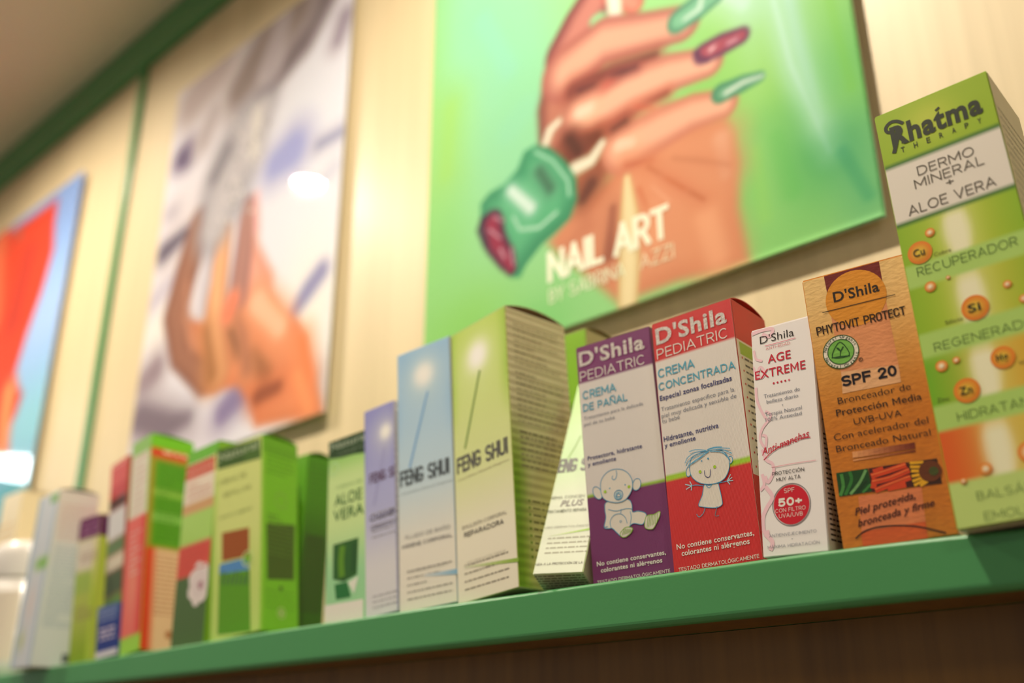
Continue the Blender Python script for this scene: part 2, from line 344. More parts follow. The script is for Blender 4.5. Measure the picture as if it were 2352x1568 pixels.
# ------------------------------------------------------------------ measured artwork, millimetres on each face
DATA = json.loads(r'''{"BX":{"rhatma":{"loc":[-0.16715,0.479,1.54759],"yaw":2.12,"lean":-1.89,"pitch":0.0,"w":59.0,"h":225.1,"d":54.6},"spf":{"loc":[-0.22938,0.494,1.54904],"yaw":10.05,"lean":-1.73,"pitch":0.0,"w":55.0,"h":150.2,"d":40.0},"age":{"loc":[-0.27575,0.496,1.55116],"yaw":-2.09,"lean":2.62,"pitch":0.0,"w":38.4,"h":128.9,"d":40.0},"red":{"loc":[-0.33544,0.5,1.54945],"yaw":2.55,"lean":-1.98,"pitch":0.0,"w":56.5,"h":156.6,"d":43.0},"purple":{"loc":[-0.39568,0.502,1.54949],"yaw":8.54,"lean":-2.85,"pitch":0.0,"w":55.3,"h":158.2,"d":40.0},"fgreen":{"loc":[-0.50892,0.498,1.54932],"yaw":-6.35,"lean":-4.06,"pitch":0.0,"w":62.6,"h":200.9,"d":59.0},"fblue":{"loc":[-0.56824,0.498,1.54898],"yaw":5.28,"lean":-3.81,"pitch":0.0,"w":54.2,"h":200.0,"d":40.0},"flav":{"loc":[-0.6056,0.498,1.54873],"yaw":2.94,"lean":-4.91,"pitch":0.0,"w":33.5,"h":162.5,"d":40.0},"aloe":{"loc":[-0.65779,0.501,1.54836],"yaw":3.63,"lean":-3.61,"pitch":0.0,"w":47.0,"h":147.6,"d":40.0},"g13":{"loc":[-0.81375,0.498,1.54678],"yaw":9.02,"lean":-6.35,"pitch":0.0,"w":61.5,"h":174.1,"d":44.9},"g12":{"loc":[-0.835,0.562,1.54652],"yaw":0.0,"lean":0.0,"pitch":0.0,"w":55.0,"h":175.0,"d":30.0},"g14":{"loc":[-0.886,0.503,1.54587],"yaw":0.0,"lean":-3.0,"pitch":0.0,"w":55.0,"h":186.2,"d":40.0},"rg15":{"loc":[-0.96964,0.498,1.5449],"yaw":1.58,"lean":-7.92,"pitch":0.0,"w":36.0,"h":218.7,"d":50.0},"r16":{"loc":[-1.02492,0.508,1.54431],"yaw":0.0,"lean":-10.56,"pitch":0.0,"w":36.0,"h":211.0,"d":35.0},"p17":{"loc":[-1.07801,0.5,1.54375],"yaw":12.51,"lean":-6.31,"pitch":0.0,"w":33.3,"h":152.4,"d":40.0},"b18":{"loc":[-1.00558,0.4925,1.54452],"yaw":13.07,"lean":-8.02,"pitch":0.0,"w":30.6,"h":49.8,"d":11.0},"w19":{"loc":[-1.1645,0.478,1.54409],"yaw":-6.56,"lean":1.09,"pitch":0.0,"w":66.1,"h":182.5,"d":43.0},"y21":{"loc":[-1.43007,0.54,1.54025],"yaw":0.0,"lean":0.0,"pitch":0.0,"w":60.0,"h":244.7,"d":40.0},"lean":{"loc":[-0.431,0.486,1.55922],"yaw":16.0,"lean":2.3,"pitch":24.9,"w":34.0,"h":162.0,"d":20.0},"g7":{"loc":[-0.503,0.575,1.54933],"yaw":0.0,"lean":0.0,"pitch":0.0,"w":50.0,"h":210.5,"d":40.0}},"A":[["T","purple","F","brand_name","D'Shila",1.9,144.49,50.51,144.49,9.62,"foil",3,0,3],
["T","purple","F","brand_name","PEDIATRIC",1.78,133.79,50.08,133.79,6.7,[232,226,214],0,0,3],
["T","purple","F","lettering","CREMA",2.68,120.85,27.54,120.85,5.77,[70,160,185],1,0,3],
["T","purple","F","lettering","DE PAÑAL",2.3,112.51,34.98,112.51,5.17,[70,160,185],1,0,3],
["T","purple","F","lettering","Tratamiento para la delicada",2.29,106.85,45.49,106.85,2.29,[110,115,130],0,0,3],
["T","purple","F","lettering","piel de tu bebé",2.23,102.59,24.75,102.59,2.28,[110,115,130],0,0,3],
["T","purple","F","lettering","Protectora, hidratante",2.82,79.54,41.89,79.54,2.61,[45,48,110],2,0,3],
["T","purple","F","lettering","y emoliente",2.62,75.49,23.15,75.49,2.6,[45,48,110],2,0,3],
["T","purple","F","lettering","No contiene conservantes,",3.66,11.99,50.47,11.99,2.66,[232,226,214],2,0,3],
["T","purple","F","lettering","colorantes ni alérgenos",6.07,7.84,47.67,7.84,2.64,[232,226,214],2,0,3],
["T","purple","F","lettering","TESTADO DERMATOLÓGICAMENTE",2.98,1.37,52.11,1.37,1.91,[232,226,214],1,0,3],
["G","purple","F","illustration",[[10.66,57.81],[10.96,56.87],[11.11,55.95],[11.1,55.1],[10.93,54.35],[10.63,53.75],[10.19,53.32],[9.64,53.09],[9.0,53.06],[8.32,53.25],[7.62,53.63],[6.94,54.2],[6.31,54.91],[5.76,55.75],[5.32,56.66],[5.02,57.61],[4.87,58.53],[4.88,59.4],[5.04,60.15],[5.35,60.76],[5.79,61.19],[6.35,61.42],[6.99,61.45],[7.67,61.26],[8.38,60.86],[9.06,60.29],[9.69,59.57],[10.23,58.73]],[226,218,204],2],
["S","purple","F","illustration",[[10.66,57.81],[10.96,56.87],[11.11,55.95],[11.1,55.1],[10.93,54.35],[10.63,53.75],[10.19,53.32],[9.64,53.09],[9.0,53.06],[8.32,53.25],[7.62,53.63],[6.94,54.2],[6.31,54.91],[5.76,55.75],[5.32,56.66],[5.02,57.61],[4.87,58.53],[4.88,59.4],[5.04,60.15],[5.35,60.76],[5.79,61.19],[6.35,61.42],[6.99,61.45],[7.67,61.26],[8.38,60.86],[9.06,60.29],[9.69,59.57],[10.23,58.73]],0.432,[60,150,190],3,true],
["G","purple","F","illustration",[[38.25,56.17],[37.87,55.45],[37.38,54.82],[36.81,54.32],[36.18,53.97],[35.53,53.79],[34.89,53.78],[34.28,53.95],[33.75,54.29],[33.31,54.78],[33.0,55.4],[32.82,56.12],[32.78,56.9],[32.9,57.71],[33.15,58.49],[33.53,59.22],[34.02,59.85],[34.6,60.35],[35.23,60.7],[35.89,60.89],[36.53,60.89],[37.14,60.71],[37.67,60.37],[38.1,59.87],[38.41,59.25],[38.59,58.53],[38.62,57.75],[38.51,56.95]],[226,218,204],2],
["S","purple","F","illustration",[[38.25,56.17],[37.87,55.45],[37.38,54.82],[36.81,54.32],[36.18,53.97],[35.53,53.79],[34.89,53.78],[34.28,53.95],[33.75,54.29],[33.31,54.78],[33.0,55.4],[32.82,56.12],[32.78,56.9],[32.9,57.71],[33.15,58.49],[33.53,59.22],[34.02,59.85],[34.6,60.35],[35.23,60.7],[35.89,60.89],[36.53,60.89],[37.14,60.71],[37.67,60.37],[38.1,59.87],[38.41,59.25],[38.59,58.53],[38.62,57.75],[38.51,56.95]],0.412,[60,150,190],3,true],
["G","purple","F","illustration",[[13.67,50.15],[12.28,45.97],[12.52,40.87],[10.84,34.9],[13.83,33.64],[16.33,33.33],[19.5,29.94],[22.33,27.74],[27.25,31.45],[28.79,33.03],[31.61,33.77],[36.89,32.23],[39.21,34.88],[40.0,38.43],[35.08,40.8],[31.26,41.0],[31.18,45.62],[29.05,49.16],[22.19,50.45]],[226,218,204],2],
["S","purple","F","illustration",[[13.67,50.15],[12.28,45.97],[12.52,40.87],[10.84,34.9],[13.83,33.64],[16.33,33.33],[19.5,29.94],[22.33,27.74],[27.25,31.45],[28.79,33.03],[31.61,33.77],[36.89,32.23],[39.21,34.88],[40.0,38.43],[35.08,40.8],[31.26,41.0],[31.18,45.62],[29.05,49.16],[22.19,50.45]],0.427,[60,150,190],3,true],
["G","purple","F","illustration",[[10.76,62.25],[12.24,65.85],[16.12,68.96],[21.22,69.86],[26.77,68.46],[30.68,65.34],[32.77,61.09],[32.86,56.62],[30.78,52.6],[26.97,49.3],[22.0,48.59],[16.49,50.0],[12.46,52.54],[10.67,56.47]],[226,218,204],4],
["S","purple","F","illustration",[[10.76,62.25],[12.24,65.85],[16.12,68.96],[21.22,69.86],[26.77,68.46],[30.68,65.34],[32.77,61.09],[32.86,56.62],[30.78,52.6],[26.97,49.3],[22.0,48.59],[16.49,50.0],[12.46,52.54],[10.67,56.47]],0.433,[60,150,190],5,true],
["S","purple","F","illustration",[[22.56,68.93],[22.73,66.31],[21.79,63.93],[20.31,63.32],[19.28,64.43],[19.86,65.99]],0.427,[60,150,190],6,false],
["D","purple","F","illustration",[13.58,56.94],1.012,0.0,[165,205,30],6],
["D","purple","F","illustration",[30.38,56.86],0.999,0.0,[165,205,30],6],
["D","purple","F","illustration",[17.0,58.45],0.442,0.0,[60,150,190],6],
["D","purple","F","illustration",[27.9,58.61],0.439,0.0,[60,150,190],6],
["D","purple","F","illustration",[22.73,53.14],3.252,2.752,[60,150,190],6],
["D","purple","F","illustration",[22.7,52.89],2.251,1.75,[120,190,215],6],
["S","purple","F","illustration",[[20.95,52.21],[22.55,54.19],[24.31,52.07],[20.95,52.21]],0.422,[60,150,190],6,false],
["G","purple","F","illustration",[[21.5,29.11],[24.54,31.91],[27.34,32.29],[30.22,30.94],[29.03,28.69],[25.4,26.73],[22.67,26.94]],[226,218,204],4],
["S","purple","F","illustration",[[21.5,29.11],[24.54,31.91],[27.34,32.29],[30.22,30.94],[29.03,28.69],[25.4,26.73],[22.67,26.94]],0.414,[140,185,40],5,true],
["S","purple","F","illustration",[[22.76,27.91],[24.83,31.99]],0.344,[140,185,40],6,false],
["S","purple","F","illustration",[[23.89,28.09],[25.9,31.68]],0.344,[140,185,40],6,false],
["S","purple","F","illustration",[[25.01,28.27],[26.97,31.37]],0.343,[140,185,40],6,false],
["S","purple","F","illustration",[[26.13,28.45],[28.04,31.07]],0.342,[140,185,40],6,false],
["S","purple","F","illustration",[[27.24,28.62],[29.11,30.76]],0.342,[140,185,40],6,false],
["S","purple","F","illustration",[[28.36,28.8],[30.17,30.45]],0.341,[140,185,40],6,false],
["G","purple","F","illustration",[[38.69,30.08],[39.74,36.02],[42.15,37.06],[45.49,36.82],[49.36,37.96],[48.76,35.01],[45.87,30.66],[43.21,28.33]],[226,218,204],4],
["S","purple","F","illustration",[[38.69,30.08],[39.74,36.02],[42.15,37.06],[45.49,36.82],[49.36,37.96],[48.76,35.01],[45.87,30.66],[43.21,28.33]],0.403,[140,185,40],5,true],
["S","purple","F","illustration",[[39.99,29.62],[41.43,36.69]],0.335,[140,185,40],6,false],
["S","purple","F","illustration",[[41.1,29.91],[42.52,36.74]],0.334,[140,185,40],6,false],
["S","purple","F","illustration",[[42.21,30.21],[43.6,36.79]],0.334,[140,185,40],6,false],
["S","purple","F","illustration",[[43.31,30.5],[44.68,36.84]],0.333,[140,185,40],6,false],
["S","purple","F","illustration",[[44.41,30.79],[45.76,36.9]],0.333,[140,185,40],6,false],
["S","purple","F","illustration",[[45.52,31.09],[46.84,36.95]],0.332,[140,185,40],6,false],
["S","purple","F","illustration",[[46.62,31.38],[47.91,37.0]],0.332,[140,185,40],6,false],
["S","purple","F","illustration",[[14.66,45.53],[20.11,43.53],[27.11,43.75],[31.16,42.76]],0.354,[60,150,190],4,false],
["S","purple","F","illustration",[[15.64,33.45],[15.35,37.86],[18.19,41.11],[22.69,41.3],[25.89,38.49],[26.88,34.59]],0.35,[60,150,190],4,false],
["S","purple","F","illustration",[[29.66,41.54],[29.96,37.76],[28.85,33.63]],0.344,[60,150,190],4,false],
["S","purple","F","illustration",[[23.67,44.13],[22.99,41.5]],0.348,[60,150,190],4,false],
["S","purple","F","illustration",[[10.84,34.9],[13.39,34.96]],0.424,[60,150,190],4,false],
["D","purple","F","illustration",[22.51,36.6],0.736,0.491,[60,150,190],4],
["T","red","F","brand_name","D'Shila",2.45,142.36,52.17,142.36,10.1,"foil",3,0,3],
["T","red","F","brand_name","PEDIATRIC",2.18,132.47,52.01,132.47,6.56,[232,226,214],0,0,3],
["T","red","F","lettering","CREMA",1.6,120.05,27.45,120.05,5.81,[70,160,185],1,0,3],
["T","red","F","lettering","CONCENTRADA",1.25,111.76,53.97,111.76,5.12,[70,160,185],1,0,3],
["T","red","F","lettering","Especial zonas focalizadas",1.34,105.37,50.76,105.37,3.05,[45,48,110],2,0,3],
["T","red","F","lettering","Tratamiento específico para la",1.62,98.39,51.45,98.39,2.64,[110,115,130],0,0,3],
["T","red","F","lettering","piel muy delicada y sensible de",1.47,94.2,52.34,94.2,2.63,[110,115,130],0,0,3],
["T","red","F","lettering","tu bebé",1.48,90.83,13.78,90.83,2.62,[110,115,130],0,0,3],
["T","red","F","lettering","Hidratante, nutritiva",1.47,79.3,38.75,79.3,2.95,[45,48,110],2,0,3],
["T","red","F","lettering","y emoliente",1.61,75.41,22.99,75.41,2.69,[45,48,110],2,0,3],
["T","red","F","lettering","No contiene conservantes,",3.42,14.05,52.78,14.05,2.95,[232,226,214],2,0,3],
["T","red","F","lettering","colorantes ni alérgenos",6.31,9.95,49.56,9.95,2.93,[232,226,214],2,0,3],
["T","red","F","lettering","TESTADO DERMATOLÓGICAMENTE",3.37,1.45,54.2,1.45,2.12,[232,226,214],1,0,3],
["G","red","F","illustration",[[25.43,47.72],[28.6,46.84],[33.89,47.53],[35.03,43.21],[35.76,36.69],[35.18,34.15],[30.85,33.35],[23.29,35.24],[20.47,36.94],[23.43,41.99]],[226,218,204],2],
["S","red","F","illustration",[[25.43,47.72],[28.6,46.84],[33.89,47.53],[35.03,43.21],[35.76,36.69],[35.18,34.15],[30.85,33.35],[23.29,35.24],[20.47,36.94],[23.43,41.99]],0.393,[60,150,190],3,true],
["G","red","F","illustration",[[17.72,57.06],[17.55,56.46],[17.31,55.91],[17.01,55.45],[16.67,55.08],[16.3,54.84],[15.93,54.73],[15.57,54.76],[15.23,54.93],[14.95,55.23],[14.72,55.65],[14.56,56.16],[14.49,56.73],[14.5,57.35],[14.59,57.98],[14.76,58.58],[15.0,59.13],[15.3,59.6],[15.65,59.97],[16.01,60.21],[16.39,60.32],[16.75,60.28],[17.09,60.11],[17.37,59.81],[17.6,59.39],[17.75,58.88],[17.82,58.3],[17.81,57.69]],[226,218,204],2],
["S","red","F","illustration",[[17.72,57.06],[17.55,56.46],[17.31,55.91],[17.01,55.45],[16.67,55.08],[16.3,54.84],[15.93,54.73],[15.57,54.76],[15.23,54.93],[14.95,55.23],[14.72,55.65],[14.56,56.16],[14.49,56.73],[14.5,57.35],[14.59,57.98],[14.76,58.58],[15.0,59.13],[15.3,59.6],[15.65,59.97],[16.01,60.21],[16.39,60.32],[16.75,60.28],[17.09,60.11],[17.37,59.81],[17.6,59.39],[17.75,58.88],[17.82,58.3],[17.81,57.69]],0.402,[60,150,190],3,true],
["G","red","F","illustration",[[45.14,58.31],[45.0,57.87],[44.79,57.48],[44.53,57.15],[44.22,56.9],[43.89,56.75],[43.55,56.69],[43.21,56.74],[42.89,56.89],[42.61,57.13],[42.39,57.46],[42.23,57.85],[42.14,58.28],[42.12,58.74],[42.19,59.2],[42.33,59.64],[42.53,60.04],[42.8,60.36],[43.1,60.61],[43.44,60.77],[43.79,60.82],[44.12,60.77],[44.44,60.62],[44.72,60.38],[44.94,60.05],[45.1,59.66],[45.19,59.23],[45.2,58.77]],[226,218,204],2],
["S","red","F","illustration",[[45.14,58.31],[45.0,57.87],[44.79,57.48],[44.53,57.15],[44.22,56.9],[43.89,56.75],[43.55,56.69],[43.21,56.74],[42.89,56.89],[42.61,57.13],[42.39,57.46],[42.23,57.85],[42.14,58.28],[42.12,58.74],[42.19,59.2],[42.33,59.64],[42.53,60.04],[42.8,60.36],[43.1,60.61],[43.44,60.77],[43.79,60.82],[44.12,60.77],[44.44,60.62],[44.72,60.38],[44.94,60.05],[45.1,59.66],[45.19,59.23],[45.2,58.77]],0.381,[60,150,190],3,true],
["G","red","F","illustration",[[17.31,60.54],[19.5,65.52],[26.38,67.02],[34.3,66.8],[39.89,64.58],[42.77,59.78],[42.61,54.51],[39.96,49.79],[35.82,47.49],[29.32,47.4],[22.98,49.4],[18.74,53.01],[17.17,56.94]],[226,218,204],4],
["S","red","F","illustration",[[17.31,60.54],[19.5,65.52],[26.38,67.02],[34.3,66.8],[39.89,64.58],[42.77,59.78],[42.61,54.51],[39.96,49.79],[35.82,47.49],[29.32,47.4],[22.98,49.4],[18.74,53.01],[17.17,56.94]],0.404,[60,150,190],5,true],
["S","red","F","illustration",[[26.69,56.13],[26.73,53.14],[28.26,51.64],[29.9,52.24],[30.61,55.89]],0.395,[45,48,110],6,false],
["D","red","F","illustration",[23.75,55.92],0.94,0.0,[165,205,30],6],
["D","red","F","illustration",[33.47,56.82],0.932,0.0,[165,205,30],6],
["D","red","F","illustration",[25.52,62.01],0.473,0.0,[60,150,190],6],
["D","red","F","illustration",[29.83,62.51],0.589,0.0,[60,150,190],6],
["S","red","F","illustration",[[30.3,66.5],[23.57,65.83],[17.98,64.03],[14.93,61.05]],0.462,[70,160,200],7,false],
["S","red","F","illustration",[[29.72,67.11],[22.46,67.9],[16.85,66.1],[14.46,62.97]],0.462,[70,160,200],7,false],
["S","red","F","illustration",[[29.11,67.61],[22.64,69.44],[17.89,69.29]],0.463,[70,160,200],7,false],
["S","red","F","illustration",[[30.98,66.59],[24.73,64.36],[20.54,62.86],[16.52,60.71]],0.461,[70,160,200],7,false],
["S","red","F","illustration",[[30.45,67.67],[35.7,67.57],[44.51,65.33]],0.462,[70,160,200],7,false],
["S","red","F","illustration",[[31.03,67.06],[39.38,65.65],[45.38,62.16]],0.461,[70,160,200],7,false],
["S","red","F","illustration",[[31.62,66.44],[39.19,64.14],[43.67,58.75]],0.46,[70,160,200],7,false],
["S","red","F","illustration",[[30.59,66.68],[23.27,63.23],[17.4,61.36]],0.461,[70,160,200],7,false],
["S","red","F","illustration",[[29.8,67.82],[34.47,68.21],[39.58,67.28]],0.463,[70,160,200],7,false],
["S","red","F","illustration",[[24.73,47.39],[20.25,48.77],[17.33,48.88]],0.459,[60,150,190],3,false],
["S","red","F","illustration",[[33.82,46.96],[38.33,46.97],[40.26,47.04]],0.45,[60,150,190],3,false],
["S","red","F","illustration",[[17.33,48.88],[13.08,50.58]],0.533,[170,215,225],3,false],
["S","red","F","illustration",[[17.33,48.88],[13.42,47.52]],0.533,[170,215,225],3,false],
["S","red","F","illustration",[[17.36,49.12],[16.31,51.72]],0.533,[170,215,225],3,false],
["S","red","F","illustration",[[17.33,48.88],[16.63,46.29]],0.533,[170,215,225],3,false],
["S","red","F","illustration",[[40.26,47.04],[42.85,50.36]],0.508,[170,215,225],3,false],
["S","red","F","illustration",[[40.26,47.04],[44.02,46.62]],0.508,[170,215,225],3,false],
["S","red","F","illustration",[[40.26,47.04],[43.62,48.45]],0.508,[170,215,225],3,false],
["S","red","F","illustration",[[40.26,47.04],[41.87,44.74]],0.508,[170,215,225],3,false],
["S","red","F","illustration",[[24.52,34.54],[22.86,31.6],[20.06,30.03],[18.58,32.04]],0.454,[110,150,170],3,false],
["S","red","F","illustration",[[32.21,33.91],[30.33,29.08],[32.84,28.62]],0.446,[120,120,130],3,false],
["S","red","F","illustration",[[26.45,47.51],[28.43,45.46],[30.59,47.14]],0.327,[60,150,190],4,false],
["T","age","F","brand_name","D'Shila",5.71,119.79,27.32,119.79,4.43,[45,38,34],0,0,3],
["T","age","F","lettering","ANTI-EDAD",9.18,115.34,24.68,115.34,1.58,[195,22,50],0,0,3],
["T","age","F","lettering","AGE",9.96,107.16,24.5,107.16,4.83,[195,22,50],1,0,3],
["T","age","F","lettering","EXTREME",1.36,99.21,32.96,99.21,4.84,[195,22,50],1,0,3],
["D","age","F","lettering",[12.82,94.97],0.593,0.0,[195,22,50],2],
["D","age","F","lettering",[15.25,94.96],0.592,0.0,[195,22,50],2],
["D","age","F","lettering",[17.66,94.96],0.59,0.0,[195,22,50],2],
["D","age","F","lettering",[20.06,94.95],0.589,0.0,[195,22,50],2],
["D","age","F","lettering",[22.44,94.95],0.587,0.0,[215,110,125],2],
["T","age","F","lettering","Tratamiento de",6.08,87.52,28.46,87.52,2.13,[110,115,130],0,0,3],
["T","age","F","lettering","belleza diario",7.68,84.05,27.34,84.05,2.12,[110,115,130],0,0,3],
["T","age","F","lettering","+",16.89,80.84,18.03,80.84,1.39,[110,115,130],0,0,3],
["T","age","F","lettering","Terapia Natural",6.31,76.98,28.91,76.98,2.11,[110,115,130],0,0,3],
["T","age","F","lettering","100% Antiedad",6.49,73.84,28.56,73.84,2.1,[110,115,130],0,0,3],
["T","age","F","lettering","Anti-manchas",2.98,55.27,32.59,61.29,3.9,[195,22,50],1,0.35,3],
["S","age","F","lettering",[[3.85,52.6],[9.49,56.55],[17.28,59.31],[24.86,60.9],[32.79,60.69]],0.516,[195,22,50],3,false],
["S","age","F","lettering",[[8.67,117.99],[17.51,117.98],[28.11,118.22]],0.337,[215,110,130],3,false],
["S","age","F","lettering",[[8.28,47.81],[21.45,48.11],[35.01,47.83]],0.318,[222,150,160],3,false],
["T","age","F","lettering","PROTECCIÓN",8.61,43.13,27.78,43.13,2.02,[45,38,34],1,0,3],
["T","age","F","lettering","MUY ALTA",10.89,39.68,25.35,39.68,2.01,[45,38,34],1,0,3],
["D","age","F","emblem",[18.88,26.38],11.428,10.992,[120,110,112],2],
["D","age","F","emblem",[18.88,26.38],10.557,0.0,[200,12,38],2],
["T","age","F","emblem","SPF",15.04,32.85,21.31,32.85,2.42,[232,226,214],0,0,3],
["T","age","F","emblem","50+",11.17,25.74,25.28,25.74,4.61,[232,226,214],3,0,3],
["T","age","F","emblem","CON FILTRO",9.13,22.85,27.07,22.85,2.08,[232,226,214],0,0,3],
["T","age","F","emblem","UVA/UVB",11.15,19.85,25.18,19.85,2.18,[232,226,214],0,0,3],
["T","age","F","lettering","ANTIENVEJECIMIENTO",4.54,10.24,32.33,10.24,1.63,[110,115,130],0,0,3],
["T","age","F","lettering","+",17.53,7.78,18.74,7.78,1.06,[110,115,130],0,0,3],
["T","age","F","lettering","MÁXIMA HIDRATACIÓN",3.27,4.35,33.62,4.35,1.62,[110,115,130],0,0,3],
["S","age","F","illustration",[[0.72,127.06],[7.55,127.88],[14.16,126.85],[11.92,123.05],[7.39,125.41]],2.215,[238,198,206],2,false],
["S","age","F","illustration",[[0.22,107.19],[2.57,101.75],[5.79,99.84],[7.32,103.17],[4.85,106.16],[3.04,102.87]],1.635,[238,198,206],2,false],
["S","age","F","illustration",[[1.47,94.67],[1.69,87.36],[4.52,79.64],[8.08,74.25],[9.59,77.5],[6.49,79.86]],1.613,[238,198,206],2,false],
["S","age","F","illustration",[[8.08,74.25],[3.93,70.28],[2.27,64.69],[5.19,59.55],[6.2,65.2],[3.71,66.79]],1.56,[238,198,206],2,false],
["S","age","F","illustration",[[3.2,58.71],[5.39,52.59],[9.04,49.75],[9.37,45.15],[5.85,39.98],[4.17,43.62]],1.818,[238,198,206],2,false],
["S","age","F","illustration",[[3.81,37.99],[7.85,31.85],[4.36,26.7],[1.49,21.47],[1.63,13.72],[4.75,13.39]],2.296,[238,198,206],2,false],
["S","age","F","illustration",[[2.34,45.02],[3.25,39.2],[0.5,36.17]],1.802,[238,198,206],2,false],
["S","age","F","illustration",[[2.19,12.56],[6.26,7.79],[4.74,3.6]],2.511,[238,198,206],2,false],
["S","age","F","illustration",[[1.47,116.83],[2.51,111.62],[6.39,109.5]],1.37,[238,198,206],2,false],
["G","spf","F","carton",[[12.36,149.75],[42.41,149.89],[42.23,135.74],[12.68,136.56]],[118,42,40],1],
["G","spf","F","carton",[[12.68,136.56],[42.23,135.74],[42.5,85.02],[12.98,83.82]],[226,150,100],1],
["G","spf","F","carton",[[13.28,92.84],[42.29,89.85],[42.11,80.36],[12.07,80.78]],[232,178,128],2],
["G","spf","F","carton",[[11.56,25.49],[42.36,25.17],[40.75,-0.01],[9.78,0.29]],[222,128,78],1],
["G","spf","F","carton",[[9.94,7.68],[41.25,8.15],[40.93,-0.03],[9.78,0.29]],[214,92,38],2],
["D","spf","F","illustration",[27.17,132.46],16.19,0.0,[224,148,48],2],
["T","spf","F","brand_name","D'Shila",15.52,132.93,40.04,132.93,5.73,[45,38,34],2,0,4],
["S","spf","F","lettering",[[8.43,128.66],[47.33,128.57]],0.453,[45,38,34],4,false],
["T","spf","F","lettering","PHYTOVIT PROTECT",3.7,116.08,50.88,116.08,4.96,[52,34,22],3,0,4],
["D","spf","F","emblem",[14.77,103.94],9.507,0.0,[238,230,210],3],
["D","spf","F","emblem",[14.77,103.94],9.623,9.159,[40,90,40],4],
["D","spf","F","emblem",[14.77,103.94],7.072,0.0,[120,185,80],4],
["D","spf","F","emblem",[14.77,103.94],7.188,6.724,[40,90,40],5],
["S","spf","F","emblem",[[9.93,101.92],[15.07,109.48],[18.94,101.13]],0.55,[35,80,35],5,true],
["S","spf","F","emblem",[[9.43,101.56],[14.58,101.25],[19.16,100.48]],0.551,[35,80,35],5,false],
["S","spf","F","emblem",[[14.1,101.73],[14.54,104.59],[13.53,106.63]],0.437,[35,80,35],5,false],
["S","spf","F","emblem",[[14.4,103.67],[16.49,106.49]],0.765,[35,80,35],5,false],
["S","spf","F","emblem",[[14.33,104.64],[12.89,106.8]],0.657,[35,80,35],5,false],
["RING","spf","F","emblem",[14.77,103.94],8.16,"Natural Organic",5],
["D","spf","F","emblem",[24.27,97.11],1.141,0.798,[52,34,22],4],
["T","spf","F","emblem","R",23.76,96.66,24.63,96.66,1.13,[52,34,22],1,0,4],
["T","spf","F","lettering","SPF 20",12.59,84.25,41.02,84.25,6.07,[20,18,30],3,0,4],
["T","spf","F","lettering","Bronceador de",9.01,75.43,46.21,75.43,3.56,[52,34,22],0,0,4],
["T","spf","F","lettering","Protección Media",7.2,69.13,50.41,69.13,3.54,[52,34,22],1,0,4],
["T","spf","F","lettering","UVB-UVA",15.41,62.62,39.39,62.62,3.48,[52,34,22],1,0,4],
["T","spf","F","lettering","Con acelerador del",4.02,56.31,51.4,56.31,3.49,[52,34,22],0,0,4],
["T","spf","F","lettering","Bronceado Natural",4.29,49.99,51.33,49.99,3.46,[52,34,22],0,0,4],
["G","spf","F","carton",[[12.11,48.77],[14.76,48.7],[14.56,45.45],[11.91,45.51]],[232,160,100],3],
["G","spf","F","carton",[[11.88,44.64],[14.53,44.58],[14.51,43.82],[11.86,43.88]],[232,160,100],3],
["G","spf","F","carton",[[14.76,48.7],[17.41,48.62],[17.2,45.38],[14.56,45.45]],[221,149,93],3],
["G","spf","F","carton",[[14.53,44.58],[17.16,44.52],[17.15,43.76],[14.51,43.82]],[221,149,93],3],
["G","spf","F","carton",[[17.41,48.62],[20.04,48.55],[19.82,45.32],[17.2,45.38]],[211,139,86],3],
["G","spf","F","carton",[[17.16,44.52],[19.79,44.46],[19.77,43.7],[17.15,43.76]],[211,139,86],3],
["G","spf","F","carton",[[20.04,48.55],[22.65,48.48],[22.44,45.26],[19.82,45.32]],[201,129,79],3],
["G","spf","F","carton",[[19.79,44.46],[22.4,44.4],[22.38,43.64],[19.77,43.7]],[201,129,79],3],
["G","spf","F","carton",[[22.65,48.48],[25.26,48.41],[25.04,45.19],[22.44,45.26]],[191,119,72],3],
["G","spf","F","carton",[[22.4,44.4],[25.0,44.33],[24.97,43.58],[22.38,43.64]],[191,119,72],3],
["G","spf","F","carton",[[25.26,48.41],[27.85,48.34],[27.62,45.13],[25.04,45.19]],[181,109,65],3],
["G","spf","F","carton",[[25.0,44.33],[27.58,44.27],[27.56,43.52],[24.97,43.58]],[181,109,65],3],
["G","spf","F","carton",[[27.85,48.34],[30.43,48.27],[30.19,45.07],[27.62,45.13]],[171,99,58],3],
["G","spf","F","carton",[[27.58,44.27],[30.15,44.21],[30.13,43.46],[27.56,43.52]],[171,99,58],3],
["G","spf","F","carton",[[30.43,48.27],[32.99,48.2],[32.76,45.01],[30.19,45.07]],[160,88,51],3],
["G","spf","F","carton",[[30.15,44.21],[32.71,44.15],[32.69,43.41],[30.13,43.46]],[160,88,51],3],
["G","spf","F","carton",[[32.99,48.2],[35.55,48.13],[35.3,44.95],[32.76,45.01]],[150,78,44],3],
["G","spf","F","carton",[[32.71,44.15],[35.26,44.09],[35.23,43.35],[32.69,43.41]],[150,78,44],3],
["G","spf","F","carton",[[35.55,48.13],[38.09,48.06],[37.84,44.88],[35.3,44.95]],[140,68,37],3],
["G","spf","F","carton",[[35.26,44.09],[37.79,44.04],[37.76,43.29],[35.23,43.35]],[140,68,37],3],
["G","spf","F","carton",[[38.09,48.06],[40.62,47.99],[40.36,44.82],[37.84,44.88]],[130,58,30],3],
["G","spf","F","carton",[[37.79,44.04],[40.32,43.98],[40.28,43.23],[37.76,43.29]],[130,58,30],3],
["G","spf","F","carton",[[40.62,47.99],[43.13,47.92],[42.87,44.76],[40.36,44.82]],[120,48,23],3],
